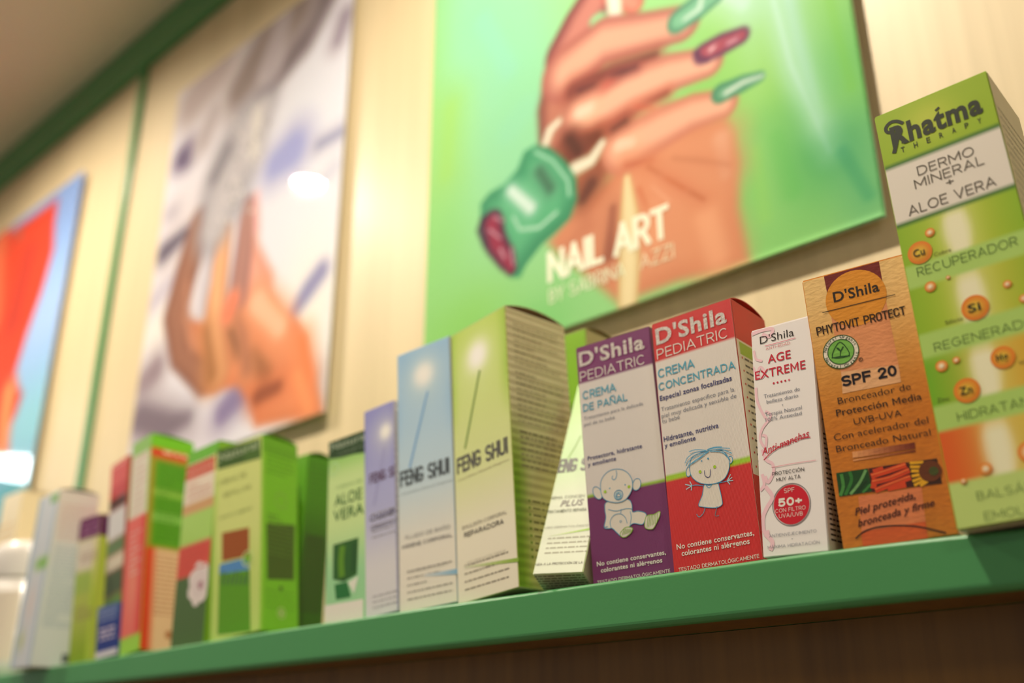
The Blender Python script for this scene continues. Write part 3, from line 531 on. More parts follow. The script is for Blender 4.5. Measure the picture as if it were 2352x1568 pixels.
["G","spf","F","carton",[[40.32,43.98],[42.83,43.92],[42.79,43.18],[40.28,43.23]],[120,48,23],3],
["G","spf","F","illustration",[[2.36,39.26],[18.57,38.85],[18.65,26.76],[2.05,26.85]],[20,70,22],3],
["S","spf","F","illustration",[[2.65,27.29],[4.92,31.75],[4.87,38.27]],1.665,[70,140,60],4,false],
["S","spf","F","illustration",[[5.26,27.18],[9.5,34.2],[9.17,38.81]],1.656,[48,120,45],4,false],
["S","spf","F","illustration",[[7.87,27.17],[13.39,32.45],[17.43,38.2]],1.442,[110,165,95],4,false],
["S","spf","F","illustration",[[11.05,27.5],[17.08,32.88]],1.024,[20,55,20],4,false],
["S","spf","F","illustration",[[14.07,26.99],[18.55,30.49]],1.221,[60,130,55],4,false],
["G","spf","F","illustration",[[18.87,38.8],[38.29,38.48],[38.07,25.9],[18.62,26.55]],[70,18,8],3],
["S","spf","F","illustration",[[19.42,34.62],[27.79,35.8],[37.09,37.32]],2.839,[212,66,22],4,false],
["S","spf","F","illustration",[[19.41,31.41],[28.16,32.02],[38.19,34.47]],2.83,[212,66,22],4,false],
["S","spf","F","illustration",[[20.23,27.02],[29.68,29.11],[38.14,30.8]],2.814,[212,66,22],4,false],
["S","spf","F","illustration",[[20.76,36.52],[25.99,37.2]],2.836,[212,66,22],4,false],
["S","spf","F","illustration",[[26.32,27.05],[35.37,27.4]],2.781,[212,66,22],4,false],
["S","spf","F","illustration",[[21.25,33.23],[19.4,28.22]],2.825,[212,66,22],4,false],
["S","spf","F","illustration",[[19.51,35.14],[27.87,36.32],[37.18,37.83]],0.507,[240,120,60],5,false],
["S","spf","F","illustration",[[19.5,31.93],[28.25,32.53],[38.28,34.98]],0.506,[240,120,60],5,false],
["S","spf","F","illustration",[[20.31,27.54],[29.77,29.62],[38.23,31.31]],0.503,[240,120,60],5,false],
["G","spf","F","illustration",[[38.48,38.44],[51.96,37.95],[52.04,25.27],[38.07,25.9]],[60,30,8],3],
["S","spf","F","illustration",[[38.99,37.92],[45.47,37.16]],1.467,[235,175,25],4,false],
["S","spf","F","illustration",[[38.84,35.94],[44.1,34.99]],1.465,[235,175,25],4,false],
["S","spf","F","illustration",[[38.97,33.81],[43.74,32.95]],1.462,[235,175,25],4,false],
["S","spf","F","illustration",[[38.81,31.21],[43.95,31.35]],1.459,[235,175,25],4,false],
["S","spf","F","illustration",[[38.74,28.6],[44.15,29.74]],1.455,[235,175,25],4,false],
["S","spf","F","illustration",[[39.15,26.44],[44.39,28.35]],1.451,[235,175,25],4,false],
["S","spf","F","illustration",[[41.99,25.85],[45.68,27.4]],1.442,[235,175,25],4,false],
["D","spf","F","illustration",[47.81,32.22],5.337,0.0,[105,52,16],5],
["D","spf","F","illustration",[49.41,31.94],2.254,0.0,[70,80,28],6],
["T","spf","F","lettering","Piel protegida,",8.5,16.04,38.8,19.97,3.5,[70,22,12],2,0.4,4],
["T","spf","F","lettering","bronceada y firme",9.12,10.2,47.13,15.14,3.47,[70,22,12],2,0.4,4],
["S","spf","F","lettering",[[6.91,4.7],[10.89,7.24],[17.21,8.69],[26.16,8.38],[34.74,6.9],[42.04,4.51],[49.52,1.32]],0.708,[40,18,10],4,false],
["T","rhatma","F","brand_name","Rhatma",6.6,203.05,53.11,203.05,11.49,[28,38,12],4,0,3],
["S","rhatma","F","brand_name",[[14.26,214.62],[11.35,217.41],[7.87,218.25],[5.16,216.36],[5.06,213.74],[6.85,212.57],[8.04,214.12]],1.828,[28,38,12],3,false],
["S","rhatma","F","brand_name",[[10.68,213.7],[9.45,206.91],[6.57,199.37]],2.209,[28,38,12],3,false],
["S","rhatma","F","brand_name",[[11.42,203.9],[14.87,203.32]],1.27,[28,38,12],3,false],
["S","rhatma","F","brand_name",[[31.09,214.26],[33.3,215.45]],1.231,[28,38,12],3,false],
["T","rhatma","F","brand_name","T",10.34,197.86,12.35,197.86,3.25,[28,38,12],1,0,3],
["T","rhatma","F","brand_name","H",17.08,197.75,19.05,197.75,3.23,[28,38,12],1,0,3],
["T","rhatma","F","brand_name","E",23.72,197.65,25.66,197.65,3.21,[28,38,12],1,0,3],
["T","rhatma","F","brand_name","R",30.26,197.54,32.18,197.54,3.18,[28,38,12],1,0,3],
["T","rhatma","F","brand_name","A",36.71,197.44,38.6,197.44,3.16,[28,38,12],1,0,3],
["T","rhatma","F","brand_name","P",43.06,197.34,44.92,197.34,3.14,[28,38,12],1,0,3],
["T","rhatma","F","brand_name","Y",49.33,197.24,51.16,197.24,3.11,[28,38,12],1,0,3],
["T","rhatma","F","lettering","DERMO",16.01,181.32,44.39,181.32,5.41,[92,84,70],1,0,3],
["T","rhatma","F","lettering","MINERAL",13.32,174.47,47.87,174.47,5.38,[92,84,70],1,0,3],
["T","rhatma","F","lettering","+",28.3,169.72,32.14,169.72,3.62,[92,84,70],1,0,3],
["T","rhatma","F","lettering","ALOE VERA",7.58,160.83,50.78,160.83,5.68,[92,84,70],1,0,3],
["T","rhatma","F","lettering","RECUPERADOR",5.77,126.75,53.43,126.75,4.92,[62,98,30],0,0,3],
["T","rhatma","F","lettering","REGENERADOR",6.39,85.9,57.32,85.9,4.46,[62,98,30],0,0,3],
["T","rhatma","F","lettering","HIDRATANTE",10.31,49.46,50.32,49.46,4.39,[62,98,30],0,0,3],
["T","rhatma","F","lettering","BALSÁMICO",11.54,11.64,48.2,11.64,3.98,[72,108,40],0,0,3],
["T","rhatma","F","lettering","EMOLIENTE",12.92,2.06,47.48,2.06,3.92,[72,108,40],0,0,3],
["D","rhatma","F","illustration",[15.77,148.11],2.445,0.0,[228,128,28],4],
["D","rhatma","F","illustration",[15.77,148.11],1.98,0.0,[233,156,73],5],
["D","rhatma","F","illustration",[15.77,148.11],1.516,0.0,[239,184,119],6],
["D","rhatma","F","illustration",[15.77,148.11],1.051,0.0,[244,212,164],7],
["D","rhatma","F","illustration",[15.77,148.11],0.587,0.0,[250,240,210],8],
["D","rhatma","F","illustration",[9.05,139.25],6.129,0.0,[228,128,28],4],
["D","rhatma","F","illustration",[9.05,139.25],4.964,0.0,[227,145,36],5],
["D","rhatma","F","illustration",[9.05,139.25],3.8,0.0,[226,162,44],6],
["D","rhatma","F","illustration",[9.05,139.25],2.635,0.0,[225,179,52],7],
["D","rhatma","F","illustration",[9.05,139.25],1.471,0.0,[225,196,60],8],
["T","rhatma","F","illustration","Cu",5.87,137.44,11.54,137.44,3.75,[28,38,12],2,0,10],
["D","rhatma","F","illustration",[10.6,119.56],2.806,0.0,[228,128,28],4],
["D","rhatma","F","illustration",[10.6,119.56],2.273,0.0,[233,156,73],5],
["D","rhatma","F","illustration",[10.6,119.56],1.74,0.0,[239,184,119],6],
["D","rhatma","F","illustration",[10.6,119.56],1.206,0.0,[244,212,164],7],
["D","rhatma","F","illustration",[10.6,119.56],0.673,0.0,[250,240,210],8],
["D","rhatma","F","illustration",[19.69,121.42],1.045,0.0,[228,128,28],4],
["D","rhatma","F","illustration",[19.69,121.42],0.846,0.0,[233,156,73],5],
["D","rhatma","F","illustration",[19.69,121.42],0.648,0.0,[239,184,119],6],
["D","rhatma","F","illustration",[19.69,121.42],0.449,0.0,[244,212,164],7],
["D","rhatma","F","illustration",[19.69,121.42],0.251,0.0,[250,240,210],8],
["D","rhatma","F","illustration",[44.86,109.01],2.0,0.0,[228,128,28],4],
["D","rhatma","F","illustration",[44.86,109.01],1.62,0.0,[233,156,73],5],
["D","rhatma","F","illustration",[44.86,109.01],1.24,0.0,[239,184,119],6],
["D","rhatma","F","illustration",[44.86,109.01],0.86,0.0,[244,212,164],7],
["D","rhatma","F","illustration",[44.86,109.01],0.48,0.0,[250,240,210],8],
["D","rhatma","F","illustration",[50.33,99.77],2.126,0.0,[228,128,28],4],
["D","rhatma","F","illustration",[50.33,99.77],1.722,0.0,[233,156,73],5],
["D","rhatma","F","illustration",[50.33,99.77],1.318,0.0,[239,184,119],6],
["D","rhatma","F","illustration",[50.33,99.77],0.914,0.0,[244,212,164],7],
["D","rhatma","F","illustration",[50.33,99.77],0.51,0.0,[250,240,210],8],
["D","rhatma","F","illustration",[28.72,102.21],6.385,0.0,[228,128,28],4],
["D","rhatma","F","illustration",[28.72,102.21],5.172,0.0,[227,145,36],5],
["D","rhatma","F","illustration",[28.72,102.21],3.959,0.0,[226,162,44],6],
["D","rhatma","F","illustration",[28.72,102.21],2.746,0.0,[225,179,52],7],
["D","rhatma","F","illustration",[28.72,102.21],1.532,0.0,[225,196,60],8],
["T","rhatma","F","illustration","Si",25.39,100.33,31.27,100.33,3.9,[28,38,12],2,0,10],
["D","rhatma","F","illustration",[35.63,74.5],5.431,0.0,[228,128,28],4],
["D","rhatma","F","illustration",[35.63,74.5],4.399,0.0,[227,145,36],5],
["D","rhatma","F","illustration",[35.63,74.5],3.367,0.0,[226,162,44],6],
["D","rhatma","F","illustration",[35.63,74.5],2.335,0.0,[225,179,52],7],
["D","rhatma","F","illustration",[35.63,74.5],1.303,0.0,[225,196,60],8],
["T","rhatma","F","illustration","Mg",32.77,72.91,37.81,72.91,3.31,[28,38,12],2,0,10],
["D","rhatma","F","illustration",[17.06,63.17],6.022,0.0,[228,128,28],4],
["D","rhatma","F","illustration",[17.06,63.17],4.878,0.0,[227,145,36],5],
["D","rhatma","F","illustration",[17.06,63.17],3.734,0.0,[226,162,44],6],
["D","rhatma","F","illustration",[17.06,63.17],2.59,0.0,[225,179,52],7],
["D","rhatma","F","illustration",[17.06,63.17],1.445,0.0,[225,196,60],8],
["T","rhatma","F","illustration","Zn",13.81,61.4,19.57,61.4,3.68,[28,38,12],2,0,10],
["D","rhatma","F","illustration",[8.13,78.0],2.909,0.0,[228,128,28],4],
["D","rhatma","F","illustration",[8.13,78.0],2.357,0.0,[233,156,73],5],
["D","rhatma","F","illustration",[8.13,78.0],1.804,0.0,[239,184,119],6],
["D","rhatma","F","illustration",[8.13,78.0],1.251,0.0,[244,212,164],7],
["D","rhatma","F","illustration",[8.13,78.0],0.698,0.0,[250,240,210],8],
["D","rhatma","F","illustration",[15.22,78.97],1.734,0.0,[228,128,28],4],
["D","rhatma","F","illustration",[15.22,78.97],1.405,0.0,[233,156,73],5],
["D","rhatma","F","illustration",[15.22,78.97],1.075,0.0,[239,184,119],6],
["D","rhatma","F","illustration",[15.22,78.97],0.746,0.0,[244,212,164],7],
["D","rhatma","F","illustration",[15.22,78.97],0.416,0.0,[250,240,210],8],
["D","rhatma","F","illustration",[37.25,28.74],4.818,0.0,[228,128,28],4],
["D","rhatma","F","illustration",[37.25,28.74],3.903,0.0,[233,156,73],5],
["D","rhatma","F","illustration",[37.25,28.74],2.987,0.0,[239,184,119],6],
["D","rhatma","F","illustration",[37.25,28.74],2.072,0.0,[244,212,164],7],
["D","rhatma","F","illustration",[37.25,28.74],1.156,0.0,[250,240,210],8],
["D","rhatma","F","illustration",[17.9,25.02],2.851,0.0,[228,128,28],4],
["D","rhatma","F","illustration",[17.9,25.02],2.31,0.0,[233,156,73],5],
["D","rhatma","F","illustration",[17.9,25.02],1.768,0.0,[239,184,119],6],
["D","rhatma","F","illustration",[17.9,25.02],1.226,0.0,[244,212,164],7],
["D","rhatma","F","illustration",[17.9,25.02],0.684,0.0,[250,240,210],8],
["D","rhatma","F","illustration",[7.22,21.4],1.525,0.0,[228,128,28],4],
["D","rhatma","F","illustration",[7.22,21.4],1.236,0.0,[233,156,73],5],
["D","rhatma","F","illustration",[7.22,21.4],0.946,0.0,[239,184,119],6],
["D","rhatma","F","illustration",[7.22,21.4],0.656,0.0,[244,212,164],7],
["D","rhatma","F","illustration",[7.22,21.4],0.366,0.0,[250,240,210],8],
["T","rhatma","F","lettering","Cobre",15.48,134.49,23.81,134.49,2.1,[75,80,30],0,0,3],
["T","rhatma","F","lettering","Silicio",13.86,97.79,22.11,97.79,2.14,[75,80,30],0,0,3],
["T","rhatma","F","lettering","Zinc",2.78,60.65,8.6,60.65,2.06,[75,80,30],0,0,3],
["T","rhatma","F","lettering","Magnesio",41.99,68.81,52.5,68.81,1.99,[75,80,30],0,0,3],
["GLOW","fgreen",[30.06,174.0],15.0],
["S","fgreen","F","illustration",[[32.27,161.45],[23.23,136.66],[12.63,107.6]],2.251,[120,150,50],2,false],
["T","fgreen","F","brand_name","FENG SHUI",3.03,90.96,58.72,90.96,11.86,[70,68,62],3,0,3],
["T","fgreen","F","lettering","Cosmética Natural Orgánica",4.51,85.59,59.18,85.59,1.54,[150,140,110],0,0,3],
["T","fgreen","F","lettering","EMULSIÓN CORPORAL",7.2,49.95,54.44,49.95,2.51,[120,112,100],1,0,3],
["T","fgreen","F","lettering","REPARADORA",8.78,44.04,50.83,44.04,3.51,[100,95,85],2,0,3],
["T","fgreen","F","lettering","USO DERMATOLÓGICO",9.53,25.45,51.22,25.45,1.43,[130,125,110],0,0,3],
["GLOW","fblue",[27.49,176.39],15.0],
["S","fblue","F","illustration",[[31.39,161.31],[22.14,134.85],[11.9,105.45]],1.985,[120,170,215],2,false],
["T","fblue","F","brand_name","FENG SHUI",2.06,92.3,50.77,92.3,12.1,[75,85,90],3,0,3],
["T","fblue","F","lettering","Cosmética Natural Orgánica",4.11,85.99,52.89,85.99,1.61,[140,155,160],0,0,3],
["T","fblue","F","lettering","FLUIDO DE BAÑO",6.74,52.0,49.53,52.0,2.8,[130,130,130],1,0,3],
["T","fblue","F","lettering","HIGIENE CORPORAL",3.51,45.64,51.22,45.64,2.78,[120,120,120],2,0,3],
["T","fblue","F","lettering","USO DERMATOLÓGICO",8.37,26.73,47.18,26.73,1.51,[140,140,135],0,0,3],
["GLOW","flav",[24.19,139.44],13.0],
["S","flav","F","illustration",[[22.72,125.96],[16.45,105.43],[10.24,83.52]],2.171,[160,160,205],2,false],
["T","flav","F","brand_name","FENG SHUI",5.83,101.03,43.06,101.03,8.16,[95,70,100],3,0,3],
["T","flav","F","lettering","CHAMPÚ",5.89,71.23,38.31,71.23,4.93,[90,85,110],2,0,3],
["T","flav","F","lettering","ORGÁNICO",6.49,64.6,40.33,64.6,2.93,[110,105,125],2,0,3],
["S","lean","F","illustration",[[11.68,111.59],[9.38,102.14],[6.06,92.38]],1.384,[130,175,80],2,false],
["T","lean","F","brand_name","FENG S",-4.27,79.95,21.83,79.95,11.75,[70,68,62],3,0,3],
["T","lean","F","lettering","CREMA CONCEN",-2.7,57.68,24.35,57.68,2.34,[120,125,100],1,0,3],
["T","lean","F","lettering","PLUS",8.32,51.39,24.59,51.39,4.62,[120,115,105],3,0.2,3],
["T","lean","F","lettering","TRATAMIENTO REPARA",-0.31,46.39,27.83,46.39,2.49,[100,110,80],1,0,3],
["T","lean","F","lettering","USO DERMATOLÓGICO",1.04,34.18,31.35,34.18,1.62,[120,115,100],0,0,3],
["T","lean","F","lettering","AYUDA A LA PROTECCIÓN DE LA PIEL",-2.2,6.38,37.58,6.38,1.71,[90,85,70],1,0,3],
["G","lean","F","carton",[[5.86,28.5],[8.55,28.93],[8.61,28.63],[5.93,28.2]],[215,228,190],2],
["G","lean","F","carton",[[8.55,28.93],[11.23,29.36],[11.33,28.92],[8.64,28.49]],[207,224,175],2],
["G","lean","F","carton",[[11.23,29.36],[13.91,29.79],[14.03,29.22],[11.35,28.78]],[200,220,160],2],
["G","lean","F","carton",[[13.91,29.79],[16.58,30.22],[16.72,29.51],[14.06,29.08]],[192,216,145],2],
["G","lean","F","carton",[[16.58,30.22],[19.24,30.65],[19.41,29.8],[16.75,29.37]],[185,212,130],2],
["G","lean","F","carton",[[19.24,30.65],[21.89,31.08],[22.09,30.09],[19.44,29.66]],[177,209,115],2],
["G","lean","F","carton",[[21.89,31.08],[24.54,31.51],[24.76,30.38],[22.12,29.95]],[170,205,100],2],
["G","lean","F","carton",[[24.54,31.51],[27.18,31.93],[27.42,30.66],[24.79,30.24]],[162,201,85],2],
["G","lean","F","carton",[[27.18,31.93],[29.82,32.36],[30.08,30.95],[27.45,30.53]],[155,197,70],2],
["G","lean","F","carton",[[29.82,32.36],[32.44,32.78],[32.73,31.24],[30.1,30.81]],[147,193,55],2],
["G","fgreen","F","carton",[[8.24,24.46],[14.07,23.85],[14.0,22.55],[8.19,23.32]],[222,222,190],2],
["G","fgreen","F","carton",[[14.07,23.85],[19.83,23.25],[19.75,21.79],[14.0,22.55]],[212,216,175],2],
["G","fgreen","F","carton",[[19.83,23.25],[25.52,22.66],[25.43,21.03],[19.75,21.79]],[203,211,160],2],
["G","fgreen","F","carton",[[25.52,22.66],[31.15,22.07],[31.04,20.29],[25.43,21.03]],[194,206,145],2],
["G","fgreen","F","carton",[[31.15,22.07],[36.71,21.49],[36.59,19.56],[31.04,20.29]],[185,201,130],2],
["G","fgreen","F","carton",[[36.71,21.49],[42.21,20.91],[42.07,18.83],[36.59,19.56]],[176,196,115],2],
["G","fgreen","F","carton",[[42.21,20.91],[47.64,20.35],[47.48,18.11],[42.07,18.83]],[166,190,100],2],
["G","fgreen","F","carton",[[47.64,20.35],[53.01,19.79],[52.84,17.4],[47.48,18.11]],[157,185,85],2],
["G","fgreen","F","carton",[[53.01,19.79],[58.32,19.23],[58.13,16.7],[52.84,17.4]],[148,180,70],2],
["G","fgreen","F","carton",[[58.32,19.23],[63.57,18.68],[63.36,16.01],[58.13,16.7]],[139,175,55],2],
["G","fblue","F","carton",[[24.48,23.69],[27.63,23.57],[27.58,21.8],[24.44,22.15]],[215,218,215],2],
["G","fblue","F","carton",[[27.63,23.57],[30.76,23.44],[30.7,21.45],[27.58,21.8]],[206,214,214],2],
["G","fblue","F","carton",[[30.76,23.44],[33.88,23.32],[33.8,21.1],[30.7,21.45]],[198,210,214],2],
["G","fblue","F","carton",[[33.88,23.32],[36.98,23.19],[36.9,20.75],[33.8,21.1]],[189,206,213],2],
["G","fblue","F","carton",[[36.98,23.19],[40.07,23.07],[39.97,20.41],[36.9,20.75]],[181,202,213],2],
["G","fblue","F","carton",[[40.07,23.07],[43.14,22.95],[43.03,20.07],[39.97,20.41]],[172,199,212],2],
["G","fblue","F","carton",[[43.14,22.95],[46.2,22.83],[46.08,19.72],[43.03,20.07]],[164,195,212],2],
["G","fblue","F","carton",[[46.2,22.83],[49.24,22.71],[49.11,19.39],[46.08,19.72]],[155,191,211],2],
["G","fblue","F","carton",[[49.24,22.71],[52.27,22.59],[52.12,19.05],[49.11,19.39]],[147,187,211],2],
["G","fblue","F","carton",[[52.27,22.59],[55.29,22.47],[55.13,18.71],[52.12,19.05]],[138,183,210],2],
["G","aloe","F","carton",[[-0.34,147.84],[47.63,147.79],[47.81,127.97],[30.53,130.41],[16.41,131.13],[1.06,133.24]],[32,66,28],1],
["T","aloe","F","brand_name","Natural",2.68,139.83,45.98,139.83,6.01,[150,165,140],2,0,3],
["T","aloe","F","brand_name","COSMÉTICA",11.86,133.92,46.05,133.92,1.81,[150,165,140],1,0,3],
["T","aloe","F","lettering","CREMA DE",10.86,105.6,39.88,105.6,2.51,[90,140,80],0,0,3],
["T","aloe","F","lettering","ALOE",8.62,91.72,40.06,91.72,8.94,[45,100,40],1,0,3],
["T","aloe","F","lettering","VERA",7.57,79.66,42.39,79.66,8.59,[45,100,40],1,0,3],
["D","aloe","F","emblem",[7.32,123.42],5.878,4.6,[175,215,150],2],
["G","aloe","F","illustration",[[8.13,61.16],[36.78,61.54],[35.55,33.47],[20.6,30.31],[8.6,34.06]],[38,92,28],2],
["S","aloe","F","illustration",[[18.83,34.05],[17.65,47.01],[19.07,58.49]],6.539,[88,140,24],3,false],
["S","aloe","F","illustration",[[30.52,36.63],[31.98,47.89],[31.8,58.41]],3.727,[30,80,30],3,false],
["G","aloe","F","illustration",[[10.45,29.71],[24.82,29.6],[29.22,17.55],[12.49,17.94]],[30,110,50],2],
["G","aloe","F","illustration",[[25.67,28.89],[37.22,32.05],[32.49,19.28]],[220,222,205],2],
["G","aloe","F","carton",[[-0.23,15.36],[42.69,13.75],[42.88,-1.69],[0.24,2.24]],[226,218,208],2],
["G","g13","F","carton",[[2.46,174.97],[38.18,172.23],[39.63,153.02],[4.29,155.37]],[60,92,34],1],
["G","g13","F","carton",[[38.18,172.23],[59.35,170.96],[60.6,151.55],[39.63,153.02]],[70,105,40],1],
["T","g13","F","brand_name","Natural",5.98,162.44,56.65,162.44,7.43,[170,185,150],1,0,3],
["T","g13","F","lettering","CREMA DE",6.88,139.57,41.92,139.57,3.78,[120,130,70],1,0,3],
["T","g13","F","lettering","SEMILLAS",13.29,126.67,47.89,126.67,3.72,[120,130,70],1,0,3],
["T","g13","F","lettering","natural y orgánico",9.18,107.07,50.19,107.07,3.38,[125,140,80],0,0,3],
["G","g13","F","illustration",[[12.66,93.97],[46.78,91.03],[47.34,66.0],[13.68,68.03]],[150,78,30],2],
["G","g13","F","illustration",[[10.91,65.95],[47.37,64.68],[47.62,53.52],[10.3,57.44]],[80,135,190],2],
["G","g13","F","illustration",[[10.3,57.44],[48.53,53.33],[50.56,1.32],[10.6,5.07]],[88,150,22],2],
["S","g13","F","illustration",[[13.54,47.54],[15.92,58.9]],2.709,[70,112,60],3,false],
["S","g13","F","illustration",[[18.84,46.47],[21.3,55.92]],2.691,[70,112,60],3,false],
["S","g13","F","illustration",[[24.1,45.4],[26.64,52.97]],2.674,[70,112,60],3,false],
["S","g13","F","illustration",[[29.33,44.33],[31.76,55.57]],2.656,[70,112,60],3,false],
["S","g13","F","illustration",[[34.52,43.27],[37.02,52.63]],2.639,[70,112,60],3,false],
["S","g13","F","illustration",[[39.68,42.22],[42.23,49.72]],2.622,[70,112,60],3,false],
["S","g13","F","illustration",[[44.81,41.18],[47.28,52.29]],2.605,[70,112,60],3,false],
["D","g13","F","emblem",[45.56,63.76],6.863,5.543,[190,215,140],4],
["D","g13","F","emblem",[45.56,63.76],3.959,0.0,[120,175,50],4],
["G","g13","R","carton",[[6.17,92.44],[40.93,97.15],[39.78,47.03],[7.61,43.28]],[52,82,14],1],
["D","g13","R","emblem",[23.57,116.39],7.256,6.139,[120,160,60],2],
["D","g13","R","emblem",[24.44,16.59],4.824,3.808,[170,180,120],2],
["D","g13","R","emblem",[23.84,37.7],2.072,0.0,[60,90,20],2],
["D","g13","R","emblem",[24.44,16.59],1.777,0.0,[190,180,150],2]],"PO":[["p1","cap",[[-0.3858,2.1219,0.0116],[-0.3505,2.0813,0.013]],[196,236,226],[181,229,200],0.03],
["p1","cap",[[-0.308,2.0755,0.0114],[-0.303,2.0127,0.011],[-0.2935,1.9303,0.0059]],[176,226,226],[167,222,200],0.03],
["p1","cap",[[-0.3213,2.0692,0.005],[-0.313,1.9957,0.0047],[-0.2898,1.9,0.0033]],[196,240,232],[181,232,204],0.02],
["p1","cap",[[-0.2718,2.0403,0.0071],[-0.2648,1.9497,0.0085]],[130,206,84],[134,208,100],0.04],
["p1","cap",[[-0.2794,1.8954,0.0097],[-0.2642,1.8503,0.0094]],[56,160,112],[83,176,120],0.04],
["p1","cap",[[-0.3344,1.9322,0.0129],[-0.3266,1.8792,0.0162]],[92,190,92],[108,197,106],0.04],
["p1","cap",[[-0.3533,1.9278,0.0099],[-0.3518,1.8648,0.0115]],[150,216,110],[148,215,119],0.04],
["p1","cap",[[-0.7295,2.1508,0.0224],[-0.7341,2.0658,0.0218]],[156,216,104],[153,215,114],0.05],
["p1","cap",[[-0.6782,2.2459,0.0242],[-0.6373,2.1579,0.023]],[140,214,184],[141,214,170],0.05],
["p1","cap",[[-0.6123,2.0949,0.0295],[-0.6375,2.0792,0.0297]],[140,214,170],[141,214,161],0.05],
["p1","poly",[[-0.4747,2.0145],[-0.4047,1.982],[-0.3785,1.9743],[-0.3714,1.9532],[-0.3716,1.9228],[-0.3746,1.8818],[-0.3696,1.8293],[-0.4392,1.8344],[-0.5023,1.8334],[-0.5854,1.9246],[-0.5572,1.943],[-0.4951,1.9706]],[226,152,112],[212,134,96],0.008],
["p1","cap",[[-0.3848,1.9548,0.0147],[-0.3837,1.9193,0.0103]],[232,172,138],[224,150,110],0.03],
["p1","cap",[[-0.4063,1.8855,0.0201],[-0.3991,1.8455,0.0197]],[238,166,124],[226,148,106],0.03],
["p1","cap",[[-0.461,1.9175,0.0137],[-0.4586,1.8835,0.0157]],[236,162,120],[226,148,108],0.03],
["p1","cap",[[-0.5047,1.9322,0.0079],[-0.5121,1.8848,0.0114]],[140,76,60],[190,116,86],0.025],
["p1","cap",[[-0.5362,1.9256,0.0172],[-0.558,1.9148,0.0087]],[200,124,92],[206,130,98],0.02],
["p1","cap",[[-0.5541,2.1371,0.0306],[-0.5328,2.1643,0.029],[-0.503,2.1918,0.0272]],[196,124,112],[120,58,62],0.004],
["p1","cap",[[-0.5743,2.0399,0.0209],[-0.5704,2.0802,0.0261],[-0.5635,2.1173,0.0221]],[186,116,96],[126,66,60],0.006],
["p1","cap",[[-0.4924,2.1799,0.0147],[-0.4669,2.1486,0.0113]],[225,140,118],[190,90,80],0.004],
["p1","cap",[[-0.4922,2.1826,0.0091],[-0.4912,2.1382,0.0089]],[232,232,215],[205,215,190],0.002],
["p1","cap",[[-0.5133,2.1506,0.0132],[-0.5178,2.1449,0.0077]],[150,215,150],[140,205,150],0.003],
["p1","cap",[[-0.5548,2.1128,0.0354],[-0.5088,2.1264,0.0281],[-0.4587,2.1096,0.0229],[-0.4145,2.0954,0.0198]],[228,168,142],[172,98,88],0.004],
["p1","cap",[[-0.547,2.0848,0.0175],[-0.4972,2.0833,0.0138],[-0.4481,2.0757,0.0104]],[120,56,50],[170,90,74],0.012],
["p1","cap",[[-0.5343,2.0473,0.026],[-0.4829,2.0531,0.0263],[-0.435,2.049,0.0215],[-0.3907,2.0383,0.0159]],[236,178,150],[190,112,96],0.004],
["p1","cap",[[-0.5409,2.0556,0.0125],[-0.5284,2.0549,0.0111]],[252,214,190],[244,182,150],0.02],
["p1","cap",[[-0.5057,2.019,0.0122],[-0.474,2.0265,0.0095],[-0.4366,2.0279,0.0063]],[150,72,56],[200,110,84],0.01],
["p1","cap",[[-0.5494,2.0135,0.0244],[-0.5218,2.0163,0.0169]],[110,52,36],[160,80,56],0.012],
["p1","cap",[[-0.5372,1.9689,0.0245],[-0.5152,1.9839,0.0183]],[150,78,52],[200,112,76],0.016],
["p1","cap",[[-0.4889,1.9895,0.0264],[-0.4462,1.9942,0.0239],[-0.4129,1.9951,0.0193],[-0.3794,1.9883,0.0149]],[238,178,148],[202,122,98],0.004],
["p1","cap",[[-0.4937,1.9964,0.0107],[-0.4811,1.9932,0.0094]],[253,212,186],[246,182,148],0.02],
["p1","cap",[[-0.4873,1.9721,0.0069],[-0.458,1.9642,0.0059]],[196,104,70],[214,130,92],0.02],
["p1","cap",[[-0.4632,1.9595,0.0031],[-0.4364,1.9323,0.0057],[-0.407,1.9029,0.004]],[186,98,62],[214,130,92],0.018],
["p1","cap",[[-0.4346,1.9564,0.0041],[-0.4081,1.9428,0.0052],[-0.3788,1.9259,0.0031]],[196,120,84],[216,138,100],0.025],
["p1","cap",[[-0.4597,1.9374,0.0023],[-0.4423,1.9147,0.0027]],[240,176,140],[228,150,112],0.018],
["p1","cap",[[-0.4452,1.9405,0.0015],[-0.4257,1.9213,0.0023]],[206,110,68],[220,136,98],0.012],
["p1","cap",[[-0.4741,1.9409,0.0043],[-0.4659,1.9172,0.0021]],[200,104,66],[220,140,100],0.02],
["p1","cap",[[-0.5414,2.082,0.0055],[-0.5192,2.0788,0.0033]],[86,40,44],[150,76,66],0.012],
["p1","cap",[[-0.4974,2.0783,0.0075],[-0.4687,2.0738,0.0047]],[78,36,44],[150,76,70],0.012],
["p1","cap",[[-0.4847,2.0192,0.0062],[-0.5005,2.0166,0.0057]],[96,48,40],[160,84,66],0.012],
["p1","cap",[[-0.5544,2.031,0.0126],[-0.5439,2.0111,0.0111]],[84,42,34],[120,62,50],0.014],
["p1","cap",[[-0.5292,1.968,0.0135],[-0.5404,1.9557,0.0111]],[96,52,42],[150,88,66],0.02],
["p1","cap",[[-0.4738,2.0312,0.0022],[-0.4519,2.0184,0.0021]],[224,96,70],[226,140,110],0.012],
["p1","cap",[[-0.4977,2.0732,0.003],[-0.5086,2.071,0.0043]],[206,90,78],[190,100,84],0.012],
["p1","cap",[[-0.4869,1.9577,0.0039],[-0.4867,1.9161,0.0108],[-0.4894,1.8681,0.0122],[-0.4932,1.8316,0.0112]],[240,222,172],[216,190,132],0.003],
